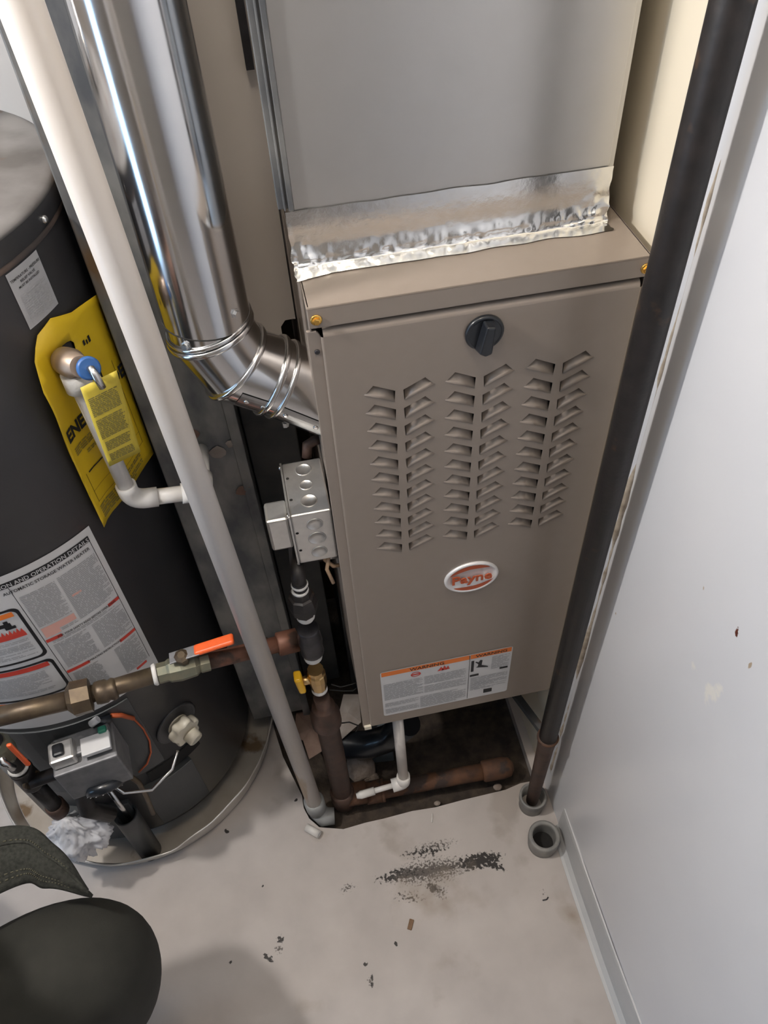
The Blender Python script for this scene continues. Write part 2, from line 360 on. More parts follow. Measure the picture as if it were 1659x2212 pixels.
# cream board behind the flue
brd_m = mat('beige_board', (.78, .72, .67), .6, 0, (.72, .66, .61), 6, .6, bump=.04, c3=(.40, .34, .30), scale3=6, thr3=.64)
mb = MB(); hx = at_y(632, 712, .30)
flat_with_holes([(-.112, .98), (-.002, .98), (-.002, ZC), (-.112, ZC)], [[(hx.x + .017 * math.cos(k / 9 * 6.283), hx.z + .024 * math.sin(k / 9 * 6.283) * (1 + .2 * math.sin(k * 2))) for k in range(9)]], lambda p: (p[0], .30, p[1]), mb)
mb.build('wall_board', brd_m, kind='structure', solid=.006)
brown_wall = mat('shaded_wood_wall', (.055, .033, .022), .8, 0, (.085, .055, .036), 12, .6, stretch=(4, 4, .6))  # dark brown paints in the shade below flue and elbow
MB().box((-.112, .56, 0), (0, .575, 1.0)).build('wall_closet_back', brown_wall, kind='structure')

# ------------------------------------------------------------------ fill lamp under the ceiling, added to brighten the furnace side
lamp = thing('fill_lamp', (FILL.x, FILL.y, ZC - .09), 'added round white fill lamp above the work area', 'lamp')
MB().rev((FILL.x, FILL.y, ZC), (0, 0, -1), [(0, .15), (.02, .15), (.025, .145)], 32).build('lamp_base', white_paint, lamp)
lamp_glass = bpy.data.materials.new('lit_glass'); lamp_glass.use_nodes = True
bs = lamp_glass.node_tree.nodes['Principled BSDF']; bs.inputs['Base Color'].default_value = (.9, .85, .75, 1)
bs.inputs['Emission Color'].default_value = (1.0, .86, .68, 1); bs.inputs['Emission Strength'].default_value = FILL_S
MB().rev((FILL.x, FILL.y, ZC - .025), (0, 0, -1), [(0, .138), (.02, .135), (.04, .118), (.055, .08), (.062, .03), (.063, .0)], 32, cap1=False).build('lamp_shade', lamp_glass, lamp)

bulb_m = bpy.data.materials.new('lit_bulb'); bulb_m.use_nodes = True
bs = bulb_m.node_tree.nodes['Principled BSDF']; bs.inputs['Base Color'].default_value = (.9, .85, .75, 1)
bs.inputs['Emission Color'].default_value = (1.0, .95, .90, 1); bs.inputs['Emission Strength'].default_value = BULB_S
bl_ = thing('bare_bulb', tuple(BULB), 'bare light bulb hanging on a cord beside the water heater top', 'light bulb')
MB().sphere(BULB, .035, 20, 12, (1, 1, 1.15)).build('glass_bulb', bulb_m, bl_)
MB().rev((BULB.x, BULB.y, ZC), (0, 0, -1), [(0, .05), (.012, .048), (.03, .008), (ZC - BULB.z - .085, .004), (ZC - BULB.z - .08, .019), (ZC - BULB.z - .034, .019)], 24).build('socket', white_paint, bl_)
# ------------------------------------------------------------------ furnace
FW, ZT, ZB = .36, 1.27, .35
fur = thing('furnace', (FW / 2, .3, ZB), 'taupe gas furnace with louvered door between flue and white wall', 'furnace')
DEP = .62
# casing as an open-front cabinet
mb = MB()
mb.box((0, .004, ZB), (.0015, DEP, ZT)).box((FW - .0015, .004, ZB), (FW, DEP, ZT)).box((0, DEP - .002, ZB), (FW, DEP, ZT)).box((0, .02, ZB), (FW, DEP, ZB + .002))
mb.build('casing', taupe, fur)
mb = MB().box((.006, .030, ZB + .004), (FW - .006, .034, ZT - .05)); mb.build('shade_backing', dark_in, fur)  # added black sheet stands in for the shade behind the louvers
# top panel with folded front lip
mb = MB(); mb.box((-.001, 0, ZT - .003), (FW + .001, DEP, ZT)).box((-.001, 0, ZT - .024), (FW + .001, .003, ZT))
mb.build('top_panel', taupe, fur, bevel=.0022, seg=3)
for sx_, px in ((.0075, 0), (FW - .004, 1)):
    mb = MB(); mb.rev((sx_, -.0005, ZT - .0135), (0, -1, 0), [(0, .0052), (.0008, .0052), (.001, .0042), (.004, .0040), (.0046, .003)], 6, smooth=False)
    mb.rev((sx_, 0, ZT - .0135), (0, -1, 0), [(0, .006), (.0012, .0058), (.0014, .004)], 20)
    mb.build('screw', gold, fur)
# door: face with chevron louvers cut through
DT, DB = ZT - .0275, ZB
lv = [(.049 - .0895, 0), (.0835 - .0895, -.0165), (.0845 - .0895, -.0010), (.0595 - .0895, .0115)]   # BL, BR, TR, TL of left louver about its column centre
cols_ = [.0895, .1822, .2755]; z0 = 1.150; step = .02715
holes = []; places = []
for cx in cols_:
    for k in range(11):
        z = z0 - k * step
        for sgn in (1, -1):
            h = [(cx + sgn * x, z + dz) for x, dz in lv]; holes.append(h); places.append((cx, z, sgn))
door = None
mb = MB(); DX0, DX1 = .0125, FW - .006
flat_with_holes([(DX0, DB + .012), (DX1, DB + .012), (DX1, DT - .008), (DX0, DT - .008)], holes, lambda p: (p[0], 0, p[1]), mb)
# rolled top, bottom and sides
def strip(a, b, prof_fn, n=5):
    pass
def edge_roll(p0, p1, inward, rr, back):
    """quarter-round from face edge p0-p1 going outwards (dir) then back"""
    p0, p1, inward = V(p0), V(p1), V(inward); rows = []
    for i in range(6):
        t = math.pi / 2 * i / 5
        o = inward * (rr * math.sin(t)) + V((0, rr * (1 - math.cos(t)), 0)); rows.append((p0 + o, p1 + o))
    rows.append((rows[-1][0] + V((0, back, 0)), rows[-1][1] + V((0, back, 0))))
    vs = [p for r_ in rows for p in r_]
    mb.add(vs, [(2 * i, 2 * i + 1, 2 * i + 3, 2 * i + 2) for i in range(len(rows) - 1)], True)
edge_roll((DX0, 0, DT - .008), (DX1, 0, DT - .008), (0, 0, 1), .008, .012)
edge_roll((DX0, 0, DB + .012), (DX1, 0, DB + .012), (0, 0, -1), .006, .012)
edge_roll((DX0, 0, DB + .012), (DX0, 0, DT - .008), (-1, 0, 0), .0025, .004)
edge_roll((DX1, 0, DB + .012), (DX1, 0, DT - .008), (1, 0, 0), .003, .012)
door = mb.build('door', taupe, fur)
# left flange of the door, notched at top
mb = MB(); t = .0035
pts = [(-.004, DB + .004), (.0135, DB + .004), (.0135, DT - .018), (.009, DT - .006), (.006, DT - .002), (-.004, DT - .001)]
mb.add([(x, t, z) for x, z in pts] + [(x, t + .004, z) for x, z in pts], [tuple(reversed(range(6))), tuple(range(6, 12))] + [(i, (i + 1) % 6, 6 + (i + 1) % 6, 6 + i) for i in range(6)])
mb.build('door_flange', taupe, door, bevel=.001)
MB().rev((.0045, .0034, DT - .027), (0, -1, 0), [(0, .003), (.0012, .0028), (.0016, .0015)], 12).build('screw', iron_fit, door)
MB().box((-.002, -.001, DB + .002), (.011, .004, DB + .0125)).build('clip', cream_pl, door)
def louver_mesh(sgn):
    m = MB(); BL, BR, TR, TL = [V((sgn * x, 0, z)) for x, z in lv]
    nrm = V((sgn * .43, 0, .90)); d = .0072
    a0 = BL; b0 = BR; a1 = TL + V((0, d, 0)) + nrm * .0015; b1 = TR + V((sgn * .001, d, 0)) + nrm * .0015
    rows = []
    for i in range(5):
        t = i / 4; y = d * t
        A = a0.lerp(TL, t); B = b0.lerp(TR, t); rows += [V((A.x, y, A.z)), V((B.x, y, B.z))]
    m.add(rows, [(2 * i, 2 * i + 1, 2 * i + 3, 2 * i + 2) for i in range(4)], True)
    # pressed outer end
    for i in range(4):
        A, B = rows[2 * i], rows[2 * i + 2]
        m.add([A, B, V((B.x, 0, B.z)), V((A.x, 0, A.z))], [(0, 1, 2, 3)])
    if sgn < 0:
        for i in range(4):
            A, B = rows[2 * i + 1], rows[2 * i + 3]
            m.add([A, B, V((B.x, 0, B.z)), V((A.x, 0, A.z))], [(0, 1, 2, 3)])
    return m
lm = {}
for cx, z, sgn in places:
    if sgn not in lm:
        o = louver_mesh(sgn).build('louver', taupe, door); md = o.modifiers.new('t', 'SOLIDIFY'); md.thickness = .0008; md.offset = 1 if sgn > 0 else -1
        lm[sgn] = o
    else:
        o = lm[sgn].copy(); col.objects.link(o); o.parent = door; o.matrix_parent_inverse = Matrix.Identity(4); OFF[o.name] = V((0, 0, 0))
    o.location = (cx, 0, z)
# latch knob
kx, kz = .1835, 1.2095
kn = MB(); kn.rev((kx, 0, kz), (0, -1, 0), [(0, .0215), (.003, .0215), (.0045, .0205), (.005, .0190), (.0042, .0175)], 40); kob = kn.build('latch_knob', black_pl, door)
mb = MB(); M = Matrix.Translation((kx + .001, -.004, kz)) @ Matrix.Rotation(R(8), 4, 'Y') @ Matrix.Rotation(R(90), 4, 'X')
w2 = [(-.0065, .017), (.0065, .017), (.0085, -.006), (.0095, -.020), (.0, -.0235), (-.0095, -.020), (-.0085, -.006)]
vs = [M @ V((x, y, 0)) for x, y in w2] + [M @ V((x * .72, y * .9, .013)) for x, y in w2]
mb.add(vs, [tuple(reversed(range(7))), tuple(range(7, 14))] + [(i, (i + 1) % 7, 7 + (i + 1) % 7, 7 + i) for i in range(7)])
mb.build('knob_grip', black_pl, kob, bevel=.0018)
# badge
bx, bz = .1865, .7725
mb = MB(); a_, b_ = .0415, .0345
def ell(sx_, sz_, y, n=48): return [V((bx + a_ * sx_ * math.cos(2 * math.pi * k / n), y, bz + b_ * sz_ * math.sin(2 * math.pi * k / n))) for k in range(n)]
mb.rings([ell(1, 1, 0), ell(1, 1, -.0025), ell(.965, .96, -.004), ell(.90, .89, -.0042), ell(.88, .87, -.0028), ell(.02, .02, -.0028)], cap0=False)
bad = mb.build('badge', badge_white, fur)
mb = MB()
def cres(s):
    top, bot = [], []
    for k in range(25):
        x = -.86 + 1.5 * k / 24; zo = math.sqrt(max(0, 1 - (x / .875) ** 2)) * .86
        zi = .60 - .10 * (x + .1) ** 2 - .33 * max(0, -x - .05) ** 1.3
        zi = min(zi, zo - .001)
        top.append((x, zo)); bot.append((x, zi))
    for k in range(24):
        q = [top[k], top[k + 1], bot[k + 1], bot[k]]
        mb.add([V((bx + s * a_ * x, -.0032, bz + s * b_ * z)) for x, z in q], [(0, 1, 2, 3)])
cres(1); mb.build('badge_arc', badge_red, bad); mb = MB(); cres(-1); mb.build('badge_arc', badge_red, bad)
mb = MB(); text('Payne', .0265, lambda u, v: (bx + u, -.0034 - .0012, bz - .0075 + v), mb, bold=.0006, align='CENTER')
mb.build('badge_lettering', badge_red, bad, solid=.001)
# warning label
LX0, LX1, LZ0, LZ1 = .0365, .2695, .391, .548
lab = MB(); rc = .005
out = []
for cx, cz, a0 in ((LX1 - rc, LZ1 - rc, 0), (LX0 + rc, LZ1 - rc, 90), (LX0 + rc, LZ0 + rc, 180), (LX1 - rc, LZ0 + rc, 270)):
    out += [(cx + rc * math.cos(R(a0 + t)), cz + rc * math.sin(R(a0 + t))) for t in (0, 30, 60, 90)]
lab.add([(x, -.0006, z) for x, z in out], [tuple(reversed(range(len(out))))]); lab_o = lab.build('warning_label', white_lab, fur)
P = lambda y: (lambda u, v: (u, y, v))
xm = .1935
mb = MB(); rect(mb, P(-.0009), LX0 + .002, LZ1 - .0155, xm - .001, LZ1 - .002); rect(mb, P(-.0009), xm + .001, LZ1 - .0155, LX1 - .002, LZ1 - .002); mb.build('header_band', ink_orange, lab_o)
mb = MB(); text('WARNING', .0125, lambda u, v: (.118 + u, -.0012, LZ1 - .0135 + v), mb, .0002, 'CENTER'); text('WARNING', .0115, lambda u, v: (.232 + u, -.0012, LZ1 - .0130 + v), mb, .0002, 'CENTER')
f12 = P(-.0012)
rect(mb, f12, xm + .003, .489, xm + .008, .526); 
mb.add([f12(*q) for q in [(xm + .012, .501), (xm + .034, .495), (xm + .034, .498), (xm + .022, .506), (xm + .023, .522), (xm + .019, .524), (xm + .016, .517), (xm + .012, .521), (xm + .010, .519), (xm + .016, .511), (xm + .015, .504)]], [tuple(range(11))])
rect(mb, f12, xm + .002, .472, xm + .018, .4785); rect(mb, f12, LX1 - .020, .479, LX1 - .005, .485); rect(mb, f12, xm + .030, .4025, xm + .046, .416)
rect(mb, f12, xm - .0007, LZ0 + .004, xm + .0002, LZ1 - .003)
mb.build('pictogram', ink, lab_o)
mb = MB()
for k in range(3): mb.add([f12(.136 + .007 * k, .515), f12(.148 + .005 * k, .516), f12(.143 + .006 * k, .530 - .002 * abs(k - 1))], [(0, 1, 2)])
mb.build('flame_symbol', ink_red, lab_o); mb = MB()
rg = [(.098 + .009 * math.cos(t), .520 + .0075 * math.sin(t)) for t in [6.283 * k / 20 for k in range(20)]]
for k in range(20):
    a, b = rg[k], rg[(k + 1) % 20]; c = (.098, .520)
    mb.add([f12(*a), f12(*b), f12(c[0] + (b[0] - c[0]) * .75, c[1] + (b[1] - c[1]) * .75), f12(c[0] + (a[0] - c[0]) * .75, c[1] + (a[1] - c[1]) * .75)], [(0, 1, 2, 3)])
rect(mb, f12, .091, .518, .105, .522); mb.build('prohibition_symbol', ink_red, lab_o)
mb = MB()
fine(mb, P(-.0010), LX0 + .004, .446, .110, .507, .0036); fine(mb, P(-.0010), .113, .478, xm - .006, .507, .0036, rag=.5)
fine(mb, P(-.0010), .113, .446, xm - .004, .474, .0036, rag=.4); fine(mb, P(-.0010), LX0 + .004, .424, .102, .439, .0036); fine(mb, P(-.0010), LX0 + .004, .396, .102, .417, .0036)
fine(mb, P(-.0010), .105, .396, xm - .004, .440, .0036, rag=.4)
fine(mb, P(-.0010), xm + .040, .484, LX1 - .004, .528, .0036, rag=.5); fine(mb, P(-.0010), xm + .004, .418, LX1 - .004, .468, .0036, rag=.6)
mb.build('fine_print', ink_grey, lab_o)

# ------------------------------------------------------------------ supply plenum and foil tape
PY = .083; PX0, PX1 = .004, .337
ple = thing('supply_plenum', ((PX0 + PX1) / 2, PY + .2, ZT), 'large plain galvanised sheet metal duct on top of the furnace', 'duct')
MB().box((PX0, PY, ZT), (PX1, PY + .46, 2.44)).build('duct_body', galv, ple, bevel=.002)
mb = MB(); mb.box((PX0 - .014, PY + .002, ZT + .062), (PX0 - .0005, PY + .016, 2.44)).box((PX0 - .0085, PY - .003, ZT + .062), (PX0 - .0065, PY + .004, 2.44)).box((PX0 - .004, PY - .004, ZT + .062), (PX0 + .001, PY + .004, 2.44))
mb.build('lock_seam', galv_old, ple, bevel=.0008)
MB().box((PX1 - .0005, PY + .004, ZT), (PX1 + .006, PY + .010, 2.44)).build('lock_seam', galv, ple, bevel=.0008)
# tape: wrinkled L-section strip
mb = MB(); nx, ny = 150, 26
def tape_pt(s, q):
    x = PX0 - .008 + (PX1 - PX0 + .012) * s
    wrk = .0045 * math.exp(-((q - .52) / .10) ** 2)
    top = .060 + .0015 * noise.noise(V((s * 9, 0, 5)))
    bot = .024 + .006 * noise.noise(V((s * 7, 2, 1))) + .008 * max(0, 1 - s * 9)
    if q > .5: z = ZT + (q - .5) * 2 * top; y = PY - .0015
    else: z = ZT + .0012; y = PY - (.5 - q) * 2 * bot - .0015
    fold = noise.noise(V((x * 45, q * 3, 9))) * .5 + noise.noise(V((x * 130, q * 14, 4))) * .35 + noise.noise(V((x * 30, q * 22, 1))) * .45
    corner = max(math.exp(-(s / .06) ** 2), math.exp(-((s - 1) / .09) ** 2))
    amp = (.0034 * math.exp(-((q - .52) / .11) ** 2) + .0075 * corner * math.exp(-((q - .52) / .22) ** 2))
    lift = wrk + abs(fold) * amp * 1.6
    y -= lift * .8; z += lift * .75
    x += noise.noise(V((q * 8, s * 40, 3))) * .003 * corner
    return V((x, y, z))
for i in range(nx + 1):
    for j in range(ny + 1): mb.v.append(tape_pt(i / nx, j / ny))
for i in range(nx):
    for j in range(ny):
        a = i * (ny + 1) + j; mb.f.append((a, a + ny + 1, a + ny + 2, a + 1)); mb.sm.append(True)
tp = mb.build('foil_tape', foil, label='crinkled shiny foil tape sealing the duct to the furnace top', cat='tape')
# ------------------------------------------------------------------ flue
FX, FY, FR = -.109, .145, .0505
A0, B0, C0, D0, E0 = V((FX, FY, 2.44)), V((FX - .001, FY, 1.165)), V((-.088, FY, 1.112)), V((-.046, .143, 1.085)), V((.022, .136, 1.037))
flue = thing('flue_pipe', (FX, FY, 1.0), 'shiny galvanised flue pipe with segmented elbow entering furnace side', 'pipe')
def cut_tube(mb, a, b, na, nb, r, n=40, jag=0):
    """pipe segment a-b cut by planes with normals na, nb"""
    d = (b - a).normalized(); u = V((0, 1, 0)).cross(d).normalized(); v2 = d.cross(u); rs = []
    for c, nn in ((a, na), (b, nb)):
        ring = []
        for k in range(n):
            o = u * math.cos(2 * math.pi * k / n) * r + v2 * math.sin(2 * math.pi * k / n) * r
            ring.append(c + o - d * (o.dot(nn) / d.dot(nn)) + d * (jag * noise.noise(V((k * .9, 0, 0))) if c is b else 0))
        rs.append(ring)
    mb.rings(rs, False, False); return mb
d1 = (B0 - A0).normalized(); d2 = (C0 - B0).normalized(); d3 = (D0 - C0).normalized(); d4 = (E0 - D0).normalized()
n1 = (d1 + d2).normalized(); n2 = (d2 + d3).normalized(); n3 = (d3 + d4).normalized()
TOPN = V((-.05, 0, -1)).normalized()
B1 = B0 + V((0, 0, .022))
cut_tube(MB(), A0, B1, d1, V((-.10, .0, -1)).normalized(), FR + .0008, jag=.0012).build('vertical_pipe', galv_new, flue)
cut_tube(MB(), B1 + V((0, 0, .03)), B0, d1, n1, FR - .0006).build('elbow_collar', galv_new, flue)
cut_tube(MB(), B0, C0, n1, n2, FR).build('elbow_gore', galv_new, flue)
cut_tube(MB(), C0, D0, n2, n3, FR).build('elbow_gore', galv_new, flue)
cut_tube(MB(), D0, E0, n3, d4, FR).build('elbow_gore', galv_new, flue)
def bead(c, nn, da, rr, w=.0045, n=44):
    """raised crimp ring around ellipse cut"""
    u = V((0, 1, 0)).cross(da).normalized(); v2 = da.cross(u); path = []
    for k in range(n):
        o = u * math.cos(2 * math.pi * k / n) * rr + v2 * math.sin(2 * math.pi * k / n) * rr
        path.append(c + o - da * (o.dot(nn) / da.dot(nn)))
    m = MB(); rs = []
    for k in range(n):
        t = (path[(k + 1) % n] - path[k - 1]).normalized(); o1 = (path[k] - c).normalized(); o2 = t.cross(o1)
        rs.append([path[k] + o1 * (w * .75 * math.cos(2 * math.pi * j / 8)) + o2 * (w * math.sin(2 * math.pi * j / 8)) for j in range(8)])
    rs.append(rs[0]); m.rings(rs, False, False); return m
for c, nn, da in ((B0, n1, d1), (C0, n2, d2), (D0, n3, d3)):
    bead(c - da * .004, nn, da, FR + .001, .0042).build('crimp_bead', galv_new, flue)
bead(D0 + d4 * .011, n3, d4, FR + .001, .0032).build('crimp_bead', galv_new, flue)
bead(B0 - d1 * .012, n1, d1, FR + .0008, .0028).build('crimp_bead', galv_new, flue)
bead(B1, V((-.10, .0, -1)).normalized(), d1, FR + .0010, .0008).build('cut_edge', dark_in, flue)
# riveted lap strip on the two lower gores, on the side that faces the room
mb = MB()
def on_gore(a, b, t, ang, r=FR):
    d = (b - a).normalized(); u = V((0, -1, 0)); u = (u - d * u.dot(d)).normalized(); v2 = u.cross(d)
    return a.lerp(b, t) + (u * math.cos(ang) - v2 * math.sin(ang)) * r
LAP0, LAP1 = R(6), R(36)
def lap(a, b, ta, tb):
    for k in range(6):
        q0 = LAP0 + (LAP1 - LAP0) * k / 6; q1 = LAP0 + (LAP1 - LAP0) * (k + 1) / 6
        mb.add([on_gore(a, b, ta, q0, FR + .0010), on_gore(a, b, tb, q0, FR + .0010), on_gore(a, b, tb, q1, FR + .0010), on_gore(a, b, ta, q1, FR + .0010)], [(0, 1, 2, 3)], True)
lapd = mat('lap_metal', (.38, .38, .38), .25, 1.0)
lap(C0, D0, .15, .85); lap(D0, E0, .18, 1.0); mb.build('lap_strip', lapd, flue)
for a, b, t in ((C0, D0, .35), (C0, D0, .80), (D0, E0, .28), (D0, E0, .80)):
    p = on_gore(a, b, t, R(20), FR + .001); o = on_gore(a, b, t, R(20), 1.0) - a.lerp(b, t)
    MB().rev(p, o, [(0, .0036), (.0008, .0034), (.0013, .002)], 14).build('rivet', galv_new, flue)
for u, v in ((402, 747), (508, 677)):
    q = at_y(u, v, FY - .03)
    o = (V((q.x, q.y, 0)) - V((FX, FY, 0))); o.z = 0
    for it in range(6):
        q = at_y(u, v, FY - math.sqrt(max(1e-6, FR ** 2 - (q.x - FX) ** 2)))
    o = V((q.x - FX, q.y - FY, 0)).normalized()
    MB().rev(q, o, [(0, .006), (.001, .006), (.0012, .0042), (.0045, .004)], 6, smooth=False).build('screw', steel, flue)
q = on_gore(D0, E0, .45, R(62), FR); MB().rev(q, (0, -.2, -1), [(0, .0045), (.006, .0042)], 6, smooth=False).build('screw', steel, flue)

# black rod hanging in front of the board
q0 = at_y(522, -60, .285); q1 = at_y(541, 150, .285)
MB().box((q1.x - .0045, .283, q1.z), (q1.x + .0045, .293, 2.44)).build('hanging_strip', iron_fit, label='narrow black strip hanging on beige board beside the duct', cat='strip')

# ------------------------------------------------------------------ old galvanised duct in the corner
DXc = at_y(505, 900, .215).x
od = thing('return_duct', (-.2, .3, 0), 'old stained galvanised duct standing behind the flue and white pipe', 'duct')
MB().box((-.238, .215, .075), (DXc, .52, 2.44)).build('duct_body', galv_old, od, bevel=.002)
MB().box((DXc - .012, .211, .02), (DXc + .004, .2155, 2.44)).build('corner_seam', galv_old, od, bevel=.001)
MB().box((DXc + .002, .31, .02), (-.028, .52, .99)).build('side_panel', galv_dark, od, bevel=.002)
for i, (u, v, s) in enumerate(((470, 978, 1.0), (500, 958, .7), (528, 1060, 1.1), (538, 1050, .6), (415, 940, .9))):
    q = at_y(u, v, .2135); m = MB(); n = 9
    rim = [V((q.x + s * .013 * math.cos(6.283 * k / n) * (1 + .5 * noise.noise(V((k * 2.1, i * 3, 0)))) , .2135, q.z + s * .009 * math.sin(6.283 * k / n) * (1.2 + .9 * noise.noise(V((k * 1.7, i * 5, 2)))))) for k in range(n)]
    m.add(rim + [V((q.x, .2105, q.z))], [(k, (k + 1) % n, n) for k in range(n)], True); m.build('glue_residue', paper_m if i < 2 else brown_paper, od)

# ------------------------------------------------------------------ electrical box on furnace side
eb = thing('junction_box', (-.03, .08, .84), 'square steel junction box with knockouts on furnace side', 'electrical box')
BX0, BX1, BY0, BY1, BZ0, BZ1 = -.0605, -.0035, .03, .132, .838, .940
body = MB().box((BX0 + .002, BY0, BZ0), (BX1, BY1, BZ1)).build('box_body', steel_box, eb, bevel=.0025)
MB().box((BX0 - .001, BY0 - .001, BZ0 - .001), (BX0 + .002, BY1 + .001, BZ1 + .001)).build('cover_plate', steel_box, eb, bevel=.0008)
def kring(c, d, r, m_=None):
    m = MB(); m.rev(c, d, [(0, r), (.0006, r), (.0009, r - .0006), (.0009, r - .0012), (.0003, r - .0016), (.0003, .0005)], 28); return m
for yy, r in ((.113, .0115), (.083, .0095), (.053, .0115)):
    kring(V((-.030, yy, BZ1)), (0, 0, 1), r).build('knockout', steel_box, body)
for zz, r in ((.917, .0115), (.888, .0125), (.858, .0115)):
    kring(V((-.028, BY0, zz)), (0, -1, 0), r).build('knockout', steel_box, body)
for yy in (.101, .06): MB().rev((-.0535, yy, BZ1 + .0001), (0, 0, 1), [(0, .0022), (.0002, .0022)], 12).build('screw_hole', dark_in, body)
for zz in (.905, .868): MB().rev((-.0535, BY0 - .0001, zz), (0, -1, 0), [(0, .0022), (.0002, .0022)], 12).build('screw_hole', dark_in, body)
# raised handy cover facing left
hc = MB().box((-.092, .036, .868), (BX0 - .001, .074, .930)).build('raised_cover', steel_box, eb, bevel=.004)
for yy, zz in ((BY0 + .002, .944), (BY1 - .006, .942), (BY0 + .004, .836)):
    MB().rev((BX0, yy, zz - .004), (-1, 0, 0), [(0, .004), (.002, .0038), (.003, .002)], 12).build('screw', steel, eb)
MB().tube([(-.022, .14, .936), (-.018, .148, .952), (-.006, .150, .957), (.0, .150, .957)], .007, 12).build('cable_clamp', rust_dk, eb)
MB().tube([(-.020, .05, .838), (-.022, .042, .822), (-.012, .036, .812), (-.002, .04, .806)], .003, 8).build('wire', wire_tan, eb)
MB().tube([(-.012, .05, .838), (-.022, .03, .815), (-.016, .022, .79)], .0028, 8).build('wire', wire_tan, eb)
MB().tube([(-.030, .05, .82), (-.002, .045, .826)], .006, 10).build('conduit_nipple', steel, eb)

# ------------------------------------------------------------------ gas riser beside the furnace
gx, gy = -.0665, .02
gr = thing('gas_pipe', (gx, gy, 0), 'black and brown iron gas pipe with yellow-handled valve left of furnace', 'gas pipe')
UZ = (0, 0, -1)
def G(u, v): return at_y(u, v, gy)
ztop = .822; zun = G(655, 1300).z; zel = G(677, 1385).z; zval = G(685, 1465).z; zred = G(700, 1540).z
MB().rev((gx + .002, gy, ztop - .010), UZ, [(0, .0108), (ztop - zun - .02, .0108)], 20).build('nipple', black_iron, gr)
MB().rev((gx + .002, gy, ztop - .014), UZ, [(0, .0112), (.003, .0128), (.006, .0112)], 20, cap0=False, cap1=False).build('thread_sealant', dope, gr)
MB().tube([(gx + .002, gy, ztop - .016), (gx + .002, gy, ztop - .004), (gx + .003, gy + .007, ztop + .003), (gx + .004, gy + .022, ztop + .003), (gx + .006, .10, ztop - .006), (gx + .02, .13, ztop - .014), (.004, .135, ztop - .014)], .0105, 16).build('bend', black_iron, gr)
MB().rev((gx + .001, gy, zun + .034), UZ, [(0, .0118), (.004, .013), (.007, .0114)], 20).build('thread_sealant', dope, gr)
MB().rev((gx + .001, gy, zun + .03), UZ, [(0, .015), (.012, .016), (.014, .0195), (.030, .022), (.032, .0225), (.046, .0215), (.047, .0165), (.058, .0155)], 8, smooth=False).build('union', black_iron, gr)
MB().rev((gx + .001, gy, zun - .026), UZ, [(0, .0138), (.005, .0148), (.009, .0132), (.012, .0142), (.016, .0125)], 20).build('thread_sealant', dope, gr)
# cast elbow-shaped swell
MB().rev((gx, gy, zel + .040), UZ, [(0, .0165), (.006, .0175), (.010, .0165), (.022, .0185), (.038, .0195), (.054, .0180), (.060, .0185), (.068, .0188), (.072, .0165)], 24).build('coupling', iron_fit, gr)
MB().rev((gx - .001, gy, zel - .030), UZ, [(0, .0140), (.006, .0158), (.016, .0150), (.020, .012)], 20).build('thread_sealant', dope, gr)
valve = MB().rev((gx - .002, gy, zval + .030), UZ, [(0, .0138), (.012, .0138), (.014, .0158), (.030, .0162), (.044, .0150), (.046, .0138), (.058, .0138), (.060, .0128)], 12, smooth=False).build('ball_valve', brass, gr)
MB().rev((gx - .014, gy - .002, zval + .006), (-1, -.15, 0), [(0, .009), (.010, .008), (.016, .006)], 14).build('valve_stem', brass, valve)
hm = Matrix.Translation((gx - .030, gy - .004, zval + .006))
m = MB(); m.hexa([hm @ V(q) for q in [(-.006, -.011, -.024), (.006, -.011, -.024), (.006, .011, -.024), (-.006, .011, -.024), (-.010, -.011, .022), (.003, -.011, .022), (.003, .011, .022), (-.010, .011, .022)]])
m.build('valve_handle', yellow_pl, valve, bevel=.004, seg=3)
MB().rev((gx - .002, gy, zval - .030), UZ, [(0, .0125), (.008, .0142), (.012, .012)], 20).build('thread_sealant', dope, gr)
MB().rev((gx - .002, gy, zred + .060), UZ, [(0, .0145), (.030, .0145), (.032, .021), (.038, .0215), (.044, .021), (.062, .0275), (.096, .028), (.100, .0265)], 24).build('reducer', rust_dk, gr)
zr = zred - .040
MB().rev((gx - .002, gy, zr + .006), UZ, [(0, .0268), (.002, .0268), (.003, .0215), (zr - .02, .0212)], 24).build('drip_leg', rust_dk, gr)
MB().rev((gx - .002, gy, .052), UZ, [(0, .0212), (.002, .026), (.026, .0265), (.060, .026)], 24).build('base_tee', rust_dk, gr)
MB().tube([(gx - .002, gy, .02), (gx + .05, gy - .002, .02)], .0245, 20).build('tee_outlet', rust, gr)

# rusty header pipe along the pit to the right
hp = thing('buried_gas_pipe', (.14, .02, 0), 'rusty brown iron pipe lying in the floor opening under furnace', 'pipe')
h0, h1 = V((gx + .048, gy - .002, .012)), V((.318, .004, .022))
dd = (h1 - h0)
MB().rev(h0, dd, [(0, .0245), (.034, .025), (.036, .0185), (.20, .0185), (dd.length - .05, .0185)], 24).build('pipe', rust, hp)
MB().rev(h1 - dd.normalized() * .075, dd, [(0, .021), (.004, .0235), (.045, .024), (.062, .021), (.070, .010)], 24).build('end_fitting', rust, hp)
MB().rev(h0 + dd.normalized() * .035, dd, [(0, .0255), (.006, .0255)], 24).build('collar_ring', rust, hp)

